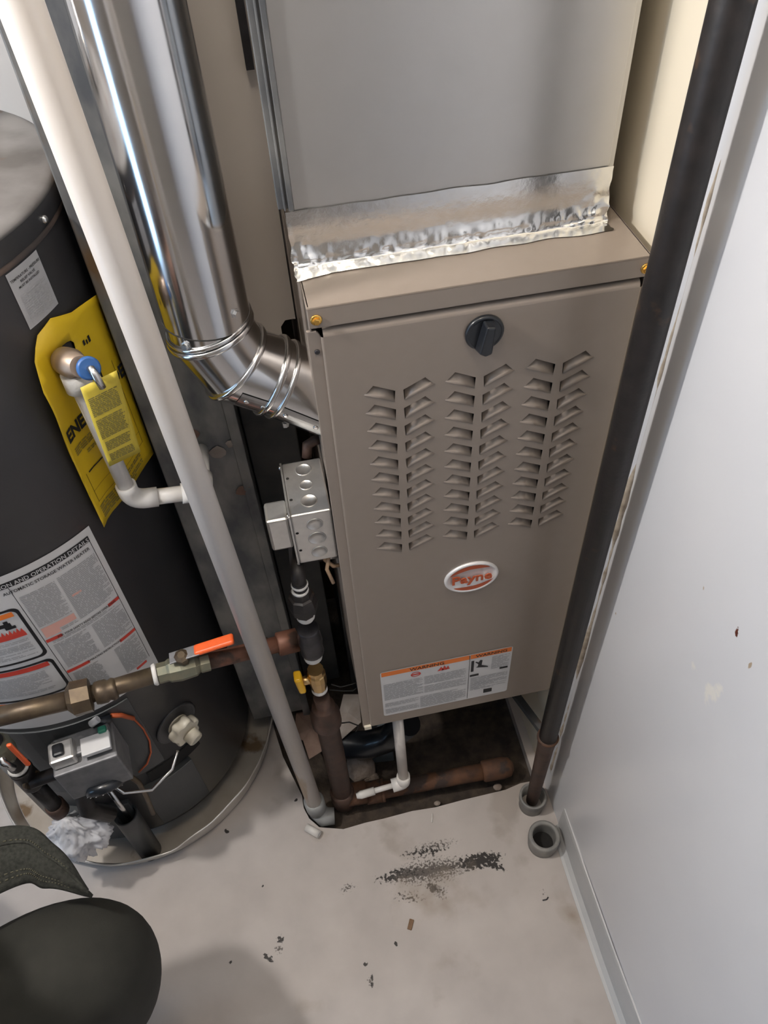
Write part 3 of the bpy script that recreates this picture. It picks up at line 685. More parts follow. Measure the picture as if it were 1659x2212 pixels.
# ------------------------------------------------------------------ gas branch to the water heater
zb = .645
ba = at_z(652, 1379, .612); b1_ = at_z(390, 1443, .646); b2_ = at_z(172, 1507, .660); b3_ = at_z(-60, 1562, .668)
br = thing('gas_branch', (-.3, .02, .63), 'horizontal tarnished gas pipe with orange valve handle crossing the heater', 'gas pipe')
db = (b3_ - ba).normalized()
MB().tube([ba, b1_], .0138, 20).build('copper_run', copper, br)
MB().rev(ba + db * .008, db, [(0, .020), (.032, .020), (.034, .017)], 20).build('coupling', copper, br)
MB().rev(ba + db * .055, db, [(0, .0165), (.012, .0165)], 20).build('solder_ring', bronze, br)
bv = MB().rev(b1_ - db * .045, db, [(0, .0165), (.014, .0165), (.016, .0145), (.022, .019), (.045, .021), (.062, .019), (.066, .0165), (.080, .0165)], 8, smooth=False).build('ball_valve', verdigris, br)
MB().rev(b1_ + db * .036, db, [(0, .0168), (.003, .0178), (.007, .0155)], 20).build('thread_sealant', dope, br)
MB().rev(b1_ - db * .01 + V((0, 0, .012)), (0, -.1, 1), [(0, .009), (.018, .008), (.018, .012), (.024, .012), (.028, .006)], 8, smooth=False).build('valve_stem', bronze, bv)
hz = b1_.z + .036; h_a = b1_ - db * .008 + V((0, 0, .034)); h_b = at_z(505, 1379, hz + .010)
m = MB(); dh = (h_b - h_a); nd = dh.normalized(); sd = nd.cross(V((0, 0, 1))).normalized(); up = sd.cross(nd)
def lever(a0, a1, wa, th, mbb):
    A, B = h_a + nd * a0, h_a + nd * a1
    mbb.hexa([A + sd * -wa - up * th, A + sd * wa - up * th, B + sd * wa - up * th, B + sd * -wa - up * th, A - sd * wa + up * th, A + sd * wa + up * th, B + sd * wa + up * th, B - sd * wa + up * th])
lever(-.018, .030, .010, .0015, m); m.build('lever_arm', gcv_m, bv, bevel=.001)
m = MB(); lever(.022, dh.length, .0095, .0045, m); m.build('lever_grip', orange_pl, bv, bevel=.004, seg=3)
MB().tube([b1_ + db * .035, b2_], .0135, 20).build('pipe_run', bronze, br)
MB().rev(b2_ - db * .055, db, [(0, .0155), (.006, .018), (.012, .0155), (.016, .0185), (.026, .0185), (.032, .017)], 16).build('flare_nut', bronze, br)
MB().rev(b2_ - db * .018, db, [(0, .017), (.002, .0265), (.028, .0275), (.030, .0245), (.036, .0175)], 8, smooth=False).build('union', bronze, br)
MB().tube([b2_, b3_], .0148, 20).build('pipe_run', bronze, br)

# ------------------------------------------------------------------ water heater
WC = V((-.508, .281, 0)); WR = .26; WTOP = 1.325
wh = thing('water_heater', (WC.x, WC.y, .012), 'dark grey cylindrical water heater with yellow and white labels', 'water heater')
def CY(theta, z, r): return V((WC.x + r * math.cos(theta), WC.y + r * math.sin(theta), z))
def cyl(u, v, r):
    d = ray(u, v); a = d.x ** 2 + d.y ** 2; ex, ey = CAM.x - WC.x, CAM.y - WC.y; b = 2 * (d.x * ex + d.y * ey); c = ex * ex + ey * ey - r * r
    D = max(0, b * b - 4 * a * c); t = (-b - math.sqrt(D)) / 2 / a; p = CAM + d * t
    return p, math.atan2(p.y - WC.y, p.x - WC.x)
MB().rev((WC.x, WC.y, .055), (0, 0, 1), [(0, WR - .004), (.004, WR), (WTOP - .055 - .03, WR)], 96, cap1=False).build('jacket', tank, wh)
MB().rev((WC.x, WC.y, WTOP - .032), (0, 0, 1), [(0, WR + .0018), (.003, WR + .0026), (.024, WR + .0026)], 96, cap0=False, cap1=False).build('top_rim', tank, wh)
MB().rev((WC.x, WC.y, WTOP - .0082), (0, 0, 1), [(0, WR + .0026), (.0035, WR + .0015), (.006, WR - .002), (.008, WR - .008), (.009, WR - .03), (.013, WR - .10), (.015, .06), (.015, .0)], 96, cap1=False).build('top_lid', tank_top, wh)
seam = MB(); seam.rev((WC.x, WC.y, WTOP - .040), (0, 0, 1), [(0, WR + .0004), (.001, WR + .0010), (.006, WR + .0010), (.007, WR + .0004)], 96, cap0=False, cap1=False); seam.build('rust_band', mat('faint_rust', (.12, .085, .07), .7, 0, (.06, .05, .048), 20, .7), wh)
p, th = cyl(95, 474, WR + .003); MB().sphere(p, .0048).build('screw', steel, wh)
# flue draught hood and nipples on top (mostly out of frame)
MB().rev((WC.x, WC.y, WTOP), (0, 0, 1), [(0, .05), (.08, .05), (.08, .04), (1.11, .04)], 32).build('vent_stack', galv_new, wh)
def FN(th0, eps, zc=0.0): return lambda u, v: CY(th0 + u / WR, v + zc, WR + eps)
# caution label
p1, t1 = cyl(6, 586, WR); p2, t2 = cyl(80, 548, WR); p3, t3 = cyl(125, 672, WR); p4, t4 = cyl(52, 706, WR)
wl = (t2 - t1) * WR; zt_ = (p1.z + p2.z) / 2; zb_ = (p3.z + p4.z) / 2
m = MB(); F = FN(t1, .0008); rect(m, F, 0, zb_, wl, zt_, 8); cl = m.build('caution_label', grey_lab, wh)
m = MB(); F = FN(t1, .0013); fine(m, F, .006, zb_ + .004, wl - .005, zt_ - .028, .0026, fill=.55)
m.build('fine_print', ink_grey, cl)
m = MB(); F2 = lambda u, v: CY(t1 + (wl * .5 + u) / WR, zt_ - .011 + v, WR + .0014)
text('TEMPERATURE - PRESSURE', .0042, F2, m, .00005, 'CENTER'); 
F3 = lambda u, v: CY(t1 + (wl * .5 + u) / WR, zt_ - .0165 + v, WR + .0014); text('RELIEF VALVE', .0042, F3, m, .00005, 'CENTER')
F4 = lambda u, v: CY(t1 + (wl * .5 + u) / WR, zt_ - .0215 + v, WR + .0014); text('MUST BE INSTALLED', .0038, F4, m, .00005, 'CENTER'); m.build('heading', ink, cl)
# instruction label: right edge th=-46.3 deg
TE = R(-46.3); LT, LB = .926, .558
LWD = .335
m = MB(); F = FN(TE, .0008); rect(m, F, -LWD, LB, 0, LT, 40); il = m.build('instruction_label', white_lab, wh)
m = MB(); F = FN(TE, .0013)
rect(m, F, -LWD + .01, LT - .024, -.008, LT - .013, 40)
rect(m, F, -.009, .60, -.0082, LT - .024); rect(m, F, -.1265, .59, -.1257, LT - .024)
m.build('header_band', ink, il)
m = MB(); FT = lambda u, v: CY(TE + (-.095 + u) / WR, LT - .0225 + v, WR + .0018); text('INSTALLATION AND OPERATION DETAILS', .0105, FT, m, .0001, 'CENTER', .85); m.build('header_lettering', white_lab, il)
m = MB(); FT = lambda u, v: CY(TE + (-.075 + u) / WR, LT - .036 + v, WR + .0018); text('AUTOMATIC STORAGE WATER HEATER', .0080, FT, m, .0001, 'CENTER', .85); m.build('heading', ink, il); m = MB()
FT = lambda u, v: CY(TE + (-.062 + u) / WR, .7675 + v, WR + .0018); text('FOR YOUR SAFETY READ BEFORE OPERATING', .0062, FT, m, .0001, 'CENTER', .72); m.build('heading', ink, il); m = MB()
FT = lambda u, v: CY(TE + (-.064 + u) / WR, .683 + v, WR + .0018); text('OPERATING INSTRUCTIONS', .0062, FT, m, .0001, 'CENTER', .72); m.build('heading', ink, il)
m = MB(); F = FN(TE, .0013)
for a, b, c, d in ((-.028, .766, -.009, .773), (-.125, .766, -.102, .773), (-.038, .680, -.009, .687), (-.125, .680, -.090, .687), (-.036, .593, -.016, .599)): rect(m, F, a, b, c, d, 3)
m.build('red_bars', ink_red, il)
m = MB(); rect(m, F, -.122, .786, -.074, .800, 5); rect(m, F, -.122, .777, -.100, .786, 3); m.build('pink_block', ink_pink, il); m = MB(); rect(m, F, -.064, .8295, -.05, .834, 2); m.build('pink_block', ink_pink, il)
m = MB()
fine(m, F, -.122, .803, -.074, .878, .0032, fill=.62); fine(m, F, -.070, .778, -.011, .880, .0032, fill=.6, rag=.35)
fine(m, F, -.098, .776, -.074, .785, .0032, fill=.6)
fine(m, F, -.120, .690, -.070, .757, .0032, fill=.62); fine(m, F, -.062, .690, -.011, .757, .0032, fill=.6, rag=.3); fine(m, F, -.118, .758, -.02, .766, .0032, fill=.6)
fine(m, F, -.120, .604, -.078, .676, .0032, fill=.62); fine(m, F, -.052, .602, -.012, .676, .0032, fill=.6, rag=.3)
m.build('fine_print', ink_grey, il)
# the two bordered panels of the label
def rrect(u0, v0, u1, v1, r, n=5):
    o = []
    for cx, cz, a0 in ((u1 - r, v1 - r, 0), (u0 + r, v1 - r, 90), (u0 + r, v0 + r, 180), (u1 - r, v0 + r, 270)):
        o += [(cx + r * math.cos(R(a0 + 90 * k / n)), cz + r * math.sin(R(a0 + 90 * k / n))) for k in range(n + 1)]
    q = []
    for i in range(len(o)):
        a, b = o[i], o[(i + 1) % len(o)]; k = max(1, int(math.dist(a, b) / .01))
        q += [(a[0] + (b[0] - a[0]) * j / k, a[1] + (b[1] - a[1]) * j / k) for j in range(k)]
    return q
m = MB()
def frame_(u0, v0, u1, v1, w_):
    A = rrect(u0, v0, u1, v1, .010); B = []
    cx, cz = (u0 + u1) / 2, (v0 + v1) / 2
    for x, z in A: B.append((x + (w_ if x < cx else -w_) * min(1, abs(x - cx) / (abs(u1 - cx) - .011)), z + (w_ if z < cz else -w_) * min(1, abs(z - cz) / (abs(v1 - cz) - .011))))
    for i in range(len(A)):
        j = (i + 1) % len(A); m.add([F(*A[i]), F(*A[j]), F(*B[j]), F(*B[i])], [(0, 1, 2, 3)])
F = FN(TE, .0014)
frame_(-.325, .742, -.131, .863, .0045); frame_(-.325, .644, -.131, .733, .0045)
rect(m, F, -.160, .822, -.146, .828, 2); rect(m, F, -.166, .828, -.150, .836, 2); rect(m, F, -.158, .836, -.152, .841)
m.build('panel_border', ink, il)
m = MB(); rect(m, F, -.315, .846, -.140, .856, 12); m.build('orange_band', ink_orange, il); m = MB(); rect(m, F, -.33, .634, -.150, .640, 12); m.build('orange_band', ink_orange, il)
m = MB(); rect(m, F, -.318, .716, -.139, .727, 12); m.build('red_band', ink_red, il)
m = MB()
for k in range(7): m.add([F(-.178 + .005 * k, .806), F(-.170 + .005 * k, .806), F(-.172 + .005 * k, .818 + .003 * (k % 2))], [(0, 1, 2)])
rect(m, F, -.180, .800, -.140, .807, 3); m.build('flame_symbol', ink_red, il)
m = MB(); fine(m, F, -.315, .752, -.142, .795, .0034, 2, .6, .3); fine(m, F, -.315, .656, -.150, .710, .0034, 2, .6, .3); m.build('fine_print', ink_grey, il)
# energy guide card, hung round the relief valve, curling off the jacket
pv, tv = cyl(146, 778, WR + .004)
eg = MB(); EN = []
TL_, TR_ = R(-42.4), R(-11.5); ZTE, ZBE = 1.186, .918
U0 = -.004; UW = .137
def EG(s, q, eps=0.0):
    """s along width in metres from left edge, q height"""
    lift = .004 + .010 * max(0, 1 - s / .03) ** 2 + .006 * max(0, (s - .09) / .045) ** 2 + eps
    bulge = .010 * math.exp(-((q - 1.13) / .05) ** 2) * max(0, 1 - s / .05)
    return CY(R(-43.6) + s / WR, q, WR + lift + bulge)
outl = [(.000, ZBE), (.142, ZBE), (.146, 1.186), (.095, 1.196), (.060, 1.212), (.034, 1.207), (.014, 1.186), (.002, 1.155)]
hs = (tv - R(-43.6)) * WR
hol = [(hs + (.019 + .003 * math.sin(3 * t)) * math.cos(t), pv.z + .003 + (.020 + .003 * math.cos(2 * t)) * math.sin(t)) for t in [6.283 * k / 18 for k in range(18)]]
def subd(lp, L=.012):
    q = []
    for i in range(len(lp)):
        a, b = lp[i], lp[(i + 1) % len(lp)]; k = max(1, int(math.dist(a, b) / L)); q += [(a[0] + (b[0] - a[0]) * j / k, a[1] + (b[1] - a[1]) * j / k) for j in range(k)]
    return q
grid = [(x * .012 + .006, .93 + z_ * .012) for x in range(11) for z_ in range(22)]
def card(outer, holes, fn, pts):
    vs, es = [], []
    for lp in [outer] + holes:
        n = len(vs); vs += [V(p_) for p_ in lp]; es += [(n + i, n + (i + 1) % len(lp)) for i in range(len(lp))]
    vs += [V(p_) for p_ in pts]
    mbx = MB(); ov, oe, of, *_ = delaunay_2d_cdt(vs, es, [], 0, 1e-6)
    def inside(p_, lp):
        c = False; j = len(lp) - 1
        for i in range(len(lp)):
            a, b = lp[i], lp[j]
            if (a[1] > p_[1]) != (b[1] > p_[1]) and p_[0] < (b[0] - a[0]) * (p_[1] - a[1]) / (b[1] - a[1]) + a[0]: c = not c
            j = i
        return c
    ks = []
    for f in of:
        c = sum((ov[i] for i in f), V((0, 0))) / len(f)
        if inside(c, outer) and not any(inside(c, h) for h in holes): ks.append(tuple(f))
    mbx.add([fn(p_[0], p_[1]) for p_ in ov], ks, True); return mbx
ego = card(subd(outl), [hol], EG, grid).build('energy_card', yellow_pap, wh, solid=.0006)
m = MB(); FE = lambda u, v: EG(.008 + u, 1.066 + v, .0012)
text('ENERGYGUIDE', .026, FE, m, .0011, 'LEFT', .78)
fE = lambda u, v: EG(u, v, .0012)
rect(m, fE, .018, 1.004, .060, 1.0062, 4); rect(m, fE, .100, 1.090, .103, 1.104); rect(m, fE, .092, 1.150, .096, 1.157); rect(m, fE, .098, 1.148, .101, 1.154); rect(m, fE, .103, 1.147, .107, 1.156)
rect(m, fE, .054, .982, .057, .988); rect(m, fE, .060, .984, .063, .9875)
for a, b, c, d in ((.012, .955, .128, .9556), (.012, 1.06 - .052, .0126, .955), (.128, .955, .1286, 1.1), (.012, .975, .128, .9755), (.05, .955, .0506, .99), (.085, 1.045, .128, 1.0456)): rect(m, fE, a, b, c, d, 6)
m.build('card_lettering', ink, ego)
m = MB(); fine(m, fE, .012, 1.040, .075, 1.054, .0034, fill=.45, rag=.5); fine(m, fE, .030, 1.026, .07, 1.036, .0034, fill=.45, rag=.5); fine(m, fE, .010, .925, .115, .950, .0040, fill=.5, rag=.5); m.build('fine_print', ink_tag, ego)
# relief valve
rv = thing('relief_valve', tuple(pv), 'brass relief valve with blue disc on heater side', 'valve')
attach_root = rv; rv.parent = wh; rv.matrix_parent_inverse = Matrix.Translation(-OFF[wh.name])
for k in ('label', 'category'): del rv[k]
rad = V((math.cos(tv), math.sin(tv), 0))
pd, td = cyl(190, 795, WR + .075); od_ = (pd - (CY(tv, pv.z, WR)));
ax = od_.normalized()
MB().rev(CY(tv, pv.z, WR - .01), ax, [(0, .015), (.03, .015), (.032, .0165), (.055, .0170), (.058, .015), (od_.length + .002, .0118)], 24).build('valve_body', mat('dull_brass', (.40, .31, .25), .45, .6, (.34, .26, .2), 40, .5), rv)
MB().rev(pd, ax, [(0, .0125), (.001, .0132), (.004, .0132), (.006, .011)], 28).build('blue_disc', blue_pl, rv)
q = pd + ax * .006; e_ = at_y(222, 838, q.y - .012)
MB().tube([q, q + ax * .006, q.lerp(e_, .4) + ax * .006, e_], [.004, .0045, .0048, .0042], 8).build('lever', steel, rv)
# relief valve outlet and discharge pipe
dp = thing('discharge_pipe', (-.25, .1, .95), 'white plastic drain pipe bending below the relief valve tag', 'pipe')
o0 = CY(tv, pv.z, WR) + ax * .045 + V((0, 0, -.016)); 
oc = at_y(283, 1078, o0.y); oc = V((o0.x, o0.y, 0)); 
zc = at_y(285, 1080, o0.y).z
oc = V((at_y(285, 1080, o0.y).x, o0.y, zc)); o0 = V((oc.x - .004, o0.y, o0.z))
oe = at_y(439, 1060, o0.y + .012); 
MB().rev(o0 + V((0, 0, .004)), (0, 0, -1), [(0, .016), (.022, .0165), (.024, .0135)], 20).build('adapter', dope, dp)
MB().tube([o0 + V((0, 0, -.02)), oc + V((.0, 0, .022))], .0108, 20).build('pipe', pvc_clean, dp)
hd = (oe - oc).normalized()
MB().tube([oc + V((0, 0, .030))] + arc(oc + V((0, 0, .020)), oc, oc + hd * .020, 9) + [oc + hd * .034], .0138, 20).build('elbow', pvc_clean, dp)
MB().tube([oc + hd * .03, oe - hd * .02], .0112, 20).build('pipe', pvc_clean, dp)
MB().tube([oe - hd * .030] + arc(oe - hd * .018, oe, oe + V((0, .018, 0)), 9) + [oe + V((0, .030, 0))], .0145, 20).build('elbow', pvc_clean, dp)
MB().tube([oe + V((0, .025, 0)), V((oe.x, .214, oe.z - .004))], .0108, 20).build('pipe', pvc_clean, dp)
# tag on the lever
tg = MB(); ta = at_y(205, 822, e_.y - .006); 
tl, tr_, bl_, br_ = at_y(173, 838, pd.y - .012), at_y(252, 800, pd.y - .004), at_y(236, 1006, pd.y - .018), at_y(304, 976, pd.y - .008)
def TG(s, t, eps=0.0):
    a = tl.lerp(tr_, s); b = bl_.lerp(br_, s); q = a.lerp(b, t); nrm_ = (tr_ - tl).cross(bl_ - tl).normalized()
    if nrm_.y > 0: nrm_ = -nrm_
    return q + nrm_ * (.003 * math.sin(t * 2.6) * (1 - s) + eps)
for i in range(9):
    for j in range(13): tg.v.append(TG(i / 8, j / 12))
for i in range(8):
    for j in range(12): tg.f.append((i * 13 + j, (i + 1) * 13 + j, (i + 1) * 13 + j + 1, i * 13 + j + 1)); tg.sm.append(True)
tgo = tg.build('valve_tag', yellow_tag, solid=.0005, label='narrow yellow printed tag hanging from the blue valve disc', cat='tag')
m = MB(); ft = lambda u, v: TG(u, 1 - v, .0007)
def fine2(u0, v0, u1, v1, pu, pv_):
    v = v1 - pv_
    while v > v0:
        u = u0; end = u1 - random.random() * .1
        while u < end:
            l = min(random.uniform(.05, .18), end - u); rect(m, ft, u, v, u + l, v + pv_ * .6); u += l + .02
        v -= pv_
fine2(.08, .62, .90, .86, 0, .020); fine2(.08, .34, .90, .60, 0, .020); fine2(.12, .18, .88, .32, 0, .020); fine2(.12, .04, .9, .16, 0, .020)
m.build('fine_print', ink_tag, tgo)

# drain valve (cream plastic)
pdv, tdv = cyl(392, 1572, WR + .012); rd = V((math.cos(tdv), math.sin(tdv), 0)); base_ = CY(tdv, pdv.z, WR)
dv = MB(); dv.rev(base_, rd, [(0, .022), (.004, .022)], 20); dv.rev(base_ + rd * .002, rd, [(0, .014), (.012, .014)], 16)
n = 36; rs = []
for t, s in ((.010, .94), (.013, 1.0), (.026, 1.0), (.030, .92)):
    a_x = rd.orthogonal().normalized(); b_x = rd.cross(a_x)
    rs.append([base_ + rd * t + (a_x * math.cos(6.283 * k / n) + b_x * math.sin(6.283 * k / n)) * (.0275 + .0035 * math.cos(6.283 * k / n * 7)) * s for k in range(n)])
dv.rings(rs); dvo = dv.build('drain_valve', cream_pl, wh)
MB().rev(base_ + rd * .028 + V((.004, 0, -.006)), rd + V((0, 0, -.25)), [(0, .0155), (.016, .0145), (.018, .0125), (.018, .010), (.004, .0095)], 20, cap1=True).build('drain_spout', cream_pl, dvo)
# recess ring round drain valve
MB().rev(CY(tdv, pdv.z + .004, WR - .002), rd, [(0, .045), (.003, .045), (.0035, .042), (.003, .040)], 32).build('port_ring', tank, wh)
# lower access panels
def cpanel(t0_, t1_, za, zb2, e0, name, m_, nseg=10, slope=0.0):
    m = MB(); rs = []
    for k in range(nseg + 1):
        th = t0_ + (t1_ - t0_) * k / nseg
        rs.append([CY(th, za + slope * k / nseg, WR - .002), CY(th, za + slope * k / nseg, WR + e0), CY(th, zb2 + slope * k / nseg, WR + e0), CY(th, zb2 + slope * k / nseg, WR - .002)])
    m.rings(rs, smooth=False); return m.build(name, m_, wh, bevel=.0015)
cpanel(R(-76), R(-53), .085, .250, .012, 'burner_door', tank_panel)
cpanel(R(-116), R(-83), .070, .225, .010, 'burner_door', tank_panel)
cpanel(R(-71), R(-46), .252, .290, .002, 'door_slot', dark_in)
cpanel(R(-110), R(-62), .30, .545, .003, 'front_plate', tank_panel, slope=0)
# base ring
MB().rev((WC.x, WC.y, .012), (0, 0, 1), [(0, WR - .02), (.048, WR - .02)], 64).build('base_ring', tank, wh)
# gas control
pg, tgc = cyl(192, 1625, WR + .045); tgc = R(-81); zg = .485
rg_ = V((math.cos(tgc), math.sin(tgc), 0)); tx = V((-math.sin(tgc), math.cos(tgc), 0))
def gbox(u0, u1, r0, r1, z0_, z1_, name, m_, par=None, bev=.003):
    m = MB(); c = [(u0, r0, z0_), (u1, r0, z0_), (u1, r1, z0_), (u0, r1, z0_), (u0, r0, z1_), (u1, r0, z1_), (u1, r1, z1_), (u0, r1, z1_)]
    m.hexa([CY(tgc, 0, WR) + tx * a + rg_ * b + V((0, 0, c_)) for a, b, c_ in c]); return m.build(name, m_, par or wh, bevel=bev)
gc = gbox(-.052, .050, .004, .070, .425, .520, 'gas_control', gcv_m)
gbox(-.045, .045, .010, .050, .520, .532, 'control_top', gcv_m, gc)
gbox(.000, .046, .030, .062, .531, .540, 'control_plate', white_lab, gc, .001)
gbox(.030, .044, .022, .034, .538, .546, 'indicator', green_pl, gc, .003)
gbox(-.050, -.010, .022, .060, .520, .545, 'control_bracket', steel_box, gc, .004)
gbox(-.042, -.024, .030, .052, .540, .552, 'solenoid', black_pl, gc, .004)
kc = CY(tgc, .428, WR) + rg_ * .052
MB().rev(kc + V((0, 0, .0)), rg_ * .75 + V((0, 0, -.66)), [(0, .034), (.016, .033), (.018, .030), (.020, .02)], 28).build('temperature_dial', black_pl, gc)
m = MB(); dk = (rg_ * .75 + V((0, 0, -.66))).normalized(); ak = tx; bk = dk.cross(ak)
for k in range(16):
    a = 6.283 * k / 16; c = kc + dk * .0182 + (ak * math.cos(a) + bk * math.sin(a)) * .0315
    m.add([c + ak * -.0012 + bk * -.002, c + ak * .0012 + bk * -.002, c + ak * .0012 + bk * .002, c + ak * -.0012 + bk * .002], [(0, 1, 2, 3)])
m.build('dial_marks', white_lab, gc)
MB().rev(CY(tgc, .468, WR) + rg_ * .034 - tx * .05, -tx, [(0, .016), (.006, .016), (.008, .0115), (.055, .0115)], 16).build('inlet_nipple', black_iron, gc)
MB().rev(CY(tgc, .468, WR) + rg_ * .034 - tx * .05, -tx, [(0, .0165), (.004, .0175), (.008, .0150)], 16).build('thread_sealant', bronze, gc)
MB().tube([CY(tgc, .43, WR) + rg_ * .045 + tx * .03, CY(tgc, .37, WR) + rg_ * .05 + tx * .045, CY(tgc, .30, WR) + rg_ * .045 + tx * .04, CY(tgc, .20, WR) + rg_ * .035 + tx * .028], .0048, 10).build('pilot_tube', bronze, gc)
MB().tube([CY(tgc, .425, WR) + rg_ * .04 - tx * .01, CY(tgc, .38, WR) + rg_ * .065 + tx * .02, CY(tgc, .345, WR) + rg_ * .06 + tx * .06, CY(tgc, .335, WR) + rg_ * .03 + tx * .10, CY(tgc, .36, WR) + rg_ * .012 + tx * .12], .0030, 8).build('thermocouple', steel, gc)
MB().tube([CY(tgc, .40, WR) + rg_ * .03 - tx * .045, CY(tgc, .34, WR) + rg_ * .05 - tx * .055, CY(tgc, .27, WR) + rg_ * .04 - tx * .035], .015, 14).build('burner_feed', black_iron, gc)
a1 = [cyl(*q, WR + .006)[0] for q in ((240, 1546), (262, 1545), (288, 1552), (310, 1575), (323, 1600), (326, 1625), (318, 1650), (300, 1668))]
MB().tube(a1, .0018, 8).build('igniter_wire', wire_or, gc)
MB().tube(a1[:3], .0042, 8).build('wire_sleeve', wire_or, gc)
a1 = [cyl(*q, WR + .014)[0] for q in ((196, 1565), (212, 1553))]
MB().tube(a1, .0062, 8).build('wire_connector', white_lab, gc)
MB().tube([cyl(*q, WR + .01)[0] for q in ((200, 1566), (215, 1560), (240, 1550))], .007, 8).build('connector_boot', black_pl, gc)

# dark pilot viewing tube standing in the pan
tb = at_z(302, 1795, .03); tb = V((-.490, -.0045, .008))
vt = thing('drain_sleeve', tuple(tb), 'short open dark sleeve standing in pan before the heater', 'tube')
MB().rev(tb + V((0, .002, 0)), (.0, .05, 1), [(0, .0225), (.185, .0235), (.187, .023), (.185, .0195), (.11, .0195)], 32, cap1=True).build('sleeve', tank_panel, vt)
MB().tube([tb + V((.003, .01, .12)), tb + V((.004, .012, .30))], .0052, 10).build('tube_end', steel, vt)

# drain pan
pan = thing('drain_pan', (WC.x, WC.y, 0), 'round dented aluminium drain pan under the water heater', 'pan')
PR = .300
MB().rev((WC.x, WC.y, .002), (0, 0, 1), [(0, PR - .002), (.004, PR - .002)], 96).build('pan_floor', pan_m, pan)
m = MB(); rs = []; n = 140
for t, dr, z_ in ((0, 0, .002), (0, .006, .022), (0, .011, .045), (0, .0135, .052), (0, .0165, .051), (0, .0160, .047), (0, .0125, .043), (0, .0085, .022), (0, .003, .002)):
    ring = []
    for k in range(n):
        th = 6.283185 * k / n; dent = .006 * noise.noise(V((math.cos(th) * 4, math.sin(th) * 4, 0))) + .008 * math.exp(-((math.degrees(th) - 282) / 7) ** 2)
        zz = z_ * (1 - .22 * math.exp(-((math.degrees(th) - 262) / 12) ** 2)) + .3 * z_ * .1 * noise.noise(V((math.cos(th) * 9, math.sin(th) * 9, 4)))
        r_ = PR + dr + dent * z_ / .05
        ring.append(V((WC.x + r_ * math.cos(th), WC.y + r_ * math.sin(th), zz)))
    rs.append(ring)
for ring in rs:
    for v_ in ring: v_.z *= 1.18
m.rings(rs, False, False); m.build('pan_rim', mat('bright_pan_rim', (.74, .72, .69), .36, .7, (.62, .58, .53), 18, .7, bump=.1), pan)

# gas drop in front of the heater, left edge
gxd, gyd = -.572, -.014
gd = thing('heater_gas_drop', (gxd, gyd, .28), 'vertical black gas pipe with orange lever feeding the heater', 'gas pipe')
MB().tube([(gxd, gyd, .64), (gxd, gyd, .50)], .0138, 18).build('riser', black_iron, gd)
MB().rev((gxd, gyd, .51), UZ, [(0, .0155), (.004, .0175), (.009, .015)], 18).build('thread_sealant', dope, gd)
MB().rev((gxd, gyd, .50), UZ, [(0, .0185), (.008, .019), (.012, .0175), (.04, .0185), (.056, .019), (.062, .0165)], 18).build('tee', black_iron, gd)
tc = CY(tgc, .468, WR) + rg_ * .034 - tx * .10
MB().tube([V((gxd, gyd, .468)), tc], .0158, 16).build('tee_outlet', black_iron, gd)
MB().rev(tc - (tc - V((gxd, gyd, .468))).normalized() * .008, tc - V((gxd, gyd, .468)), [(0, .016), (.004, .0178), (.008, .015)], 16).build('thread_sealant', bronze, gd)
MB().tube([(gxd, gyd, .445), (gxd, gyd, .33)], .0138, 18).build('drip_leg', black_iron, gd)
MB().rev((gxd, gyd, .345), UZ, [(0, .0145), (.003, .0175), (.03, .0175), (.036, .012)], 18).build('drip_cap', rust_dk, gd)
vb = MB().rev((gxd, gyd, .60), UZ, [(0, .017), (.012, .021), (.040, .021), (.052, .017)], 8, smooth=False).build('valve_body', verdigris, gd)
l0 = V((gxd + .012, gyd - .024, .55)); l1 = V((gxd + .024, gyd - .026, .47))
m = MB(); m.tube([V((gxd, gyd, .575)), V((gxd + .006, gyd - .024, .575)), l0], .006, 8); m.build('lever_arm', steel, vb)
a = at_y(18, 1608, gyd - .022); b = at_y(62, 1652, gyd - .022)
m = MB(); d_ = (b - a).normalized(); s_ = d_.cross(V((0, 1, 0))).normalized(); u_ = s_.cross(d_)
m.hexa([a + s_ * x + u_ * y for x, y in ((-.004, -.003), (.004, -.003), (.004, .003), (-.004, .003))] + [b + s_ * x + u_ * y for x, y in ((-.004, -.003), (.004, -.003), (.004, .003), (-.004, .003))]); m.build('lever_grip', orange_pl, vb, bevel=.0025)
# crumpled bag
m = MB(); bc = at_y(166, 1800, -.032); nn, mm = 72, 44
for i in range(mm + 1):
    ph = -math.pi / 2 + math.pi * i / mm
    for k in range(nn):
        th = 2 * math.pi * k / nn; d_ = V((math.cos(ph) * math.cos(th), math.cos(ph) * math.sin(th), math.sin(ph)))
        r_ = 1 + .38 * noise.noise(d_ * 1.6 + V((3, 1, 7))) + .45 * abs(noise.noise(d_ * 3.4 + V((1, 5, 2)))) - .30 * abs(noise.noise(d_ * 6.5))
        tp_ = 1.0 - .55 * max(0, d_.z)
        m.v.append(bc + V((d_.x * .055 * r_ * tp_, d_.y * .034 * r_ * tp_, d_.z * .072 * (r_ if d_.z < .2 else 1))))
for i in range(mm):
    for k in range(nn):
        a_i = i * nn + k; b_i = i * nn + (k + 1) % nn; m.f.append((a_i, b_i, b_i + nn, a_i + nn)); m.sm.append(True)
m.build('plastic_bag', bag_m, label='crumpled white plastic bag tied under the gas drip leg', cat='bag')

# ------------------------------------------------------------------ white vertical pipe
wp = thing('white_standpipe', tuple(at_z(690, 1778, 0)), 'tall leaning white plastic pipe rising from the floor opening', 'pipe')
w0 = at_z(686, 1752, .0); w1 = at_z(655, 1690, .075); 
wt_ = at_z(40, 0, 1.50)
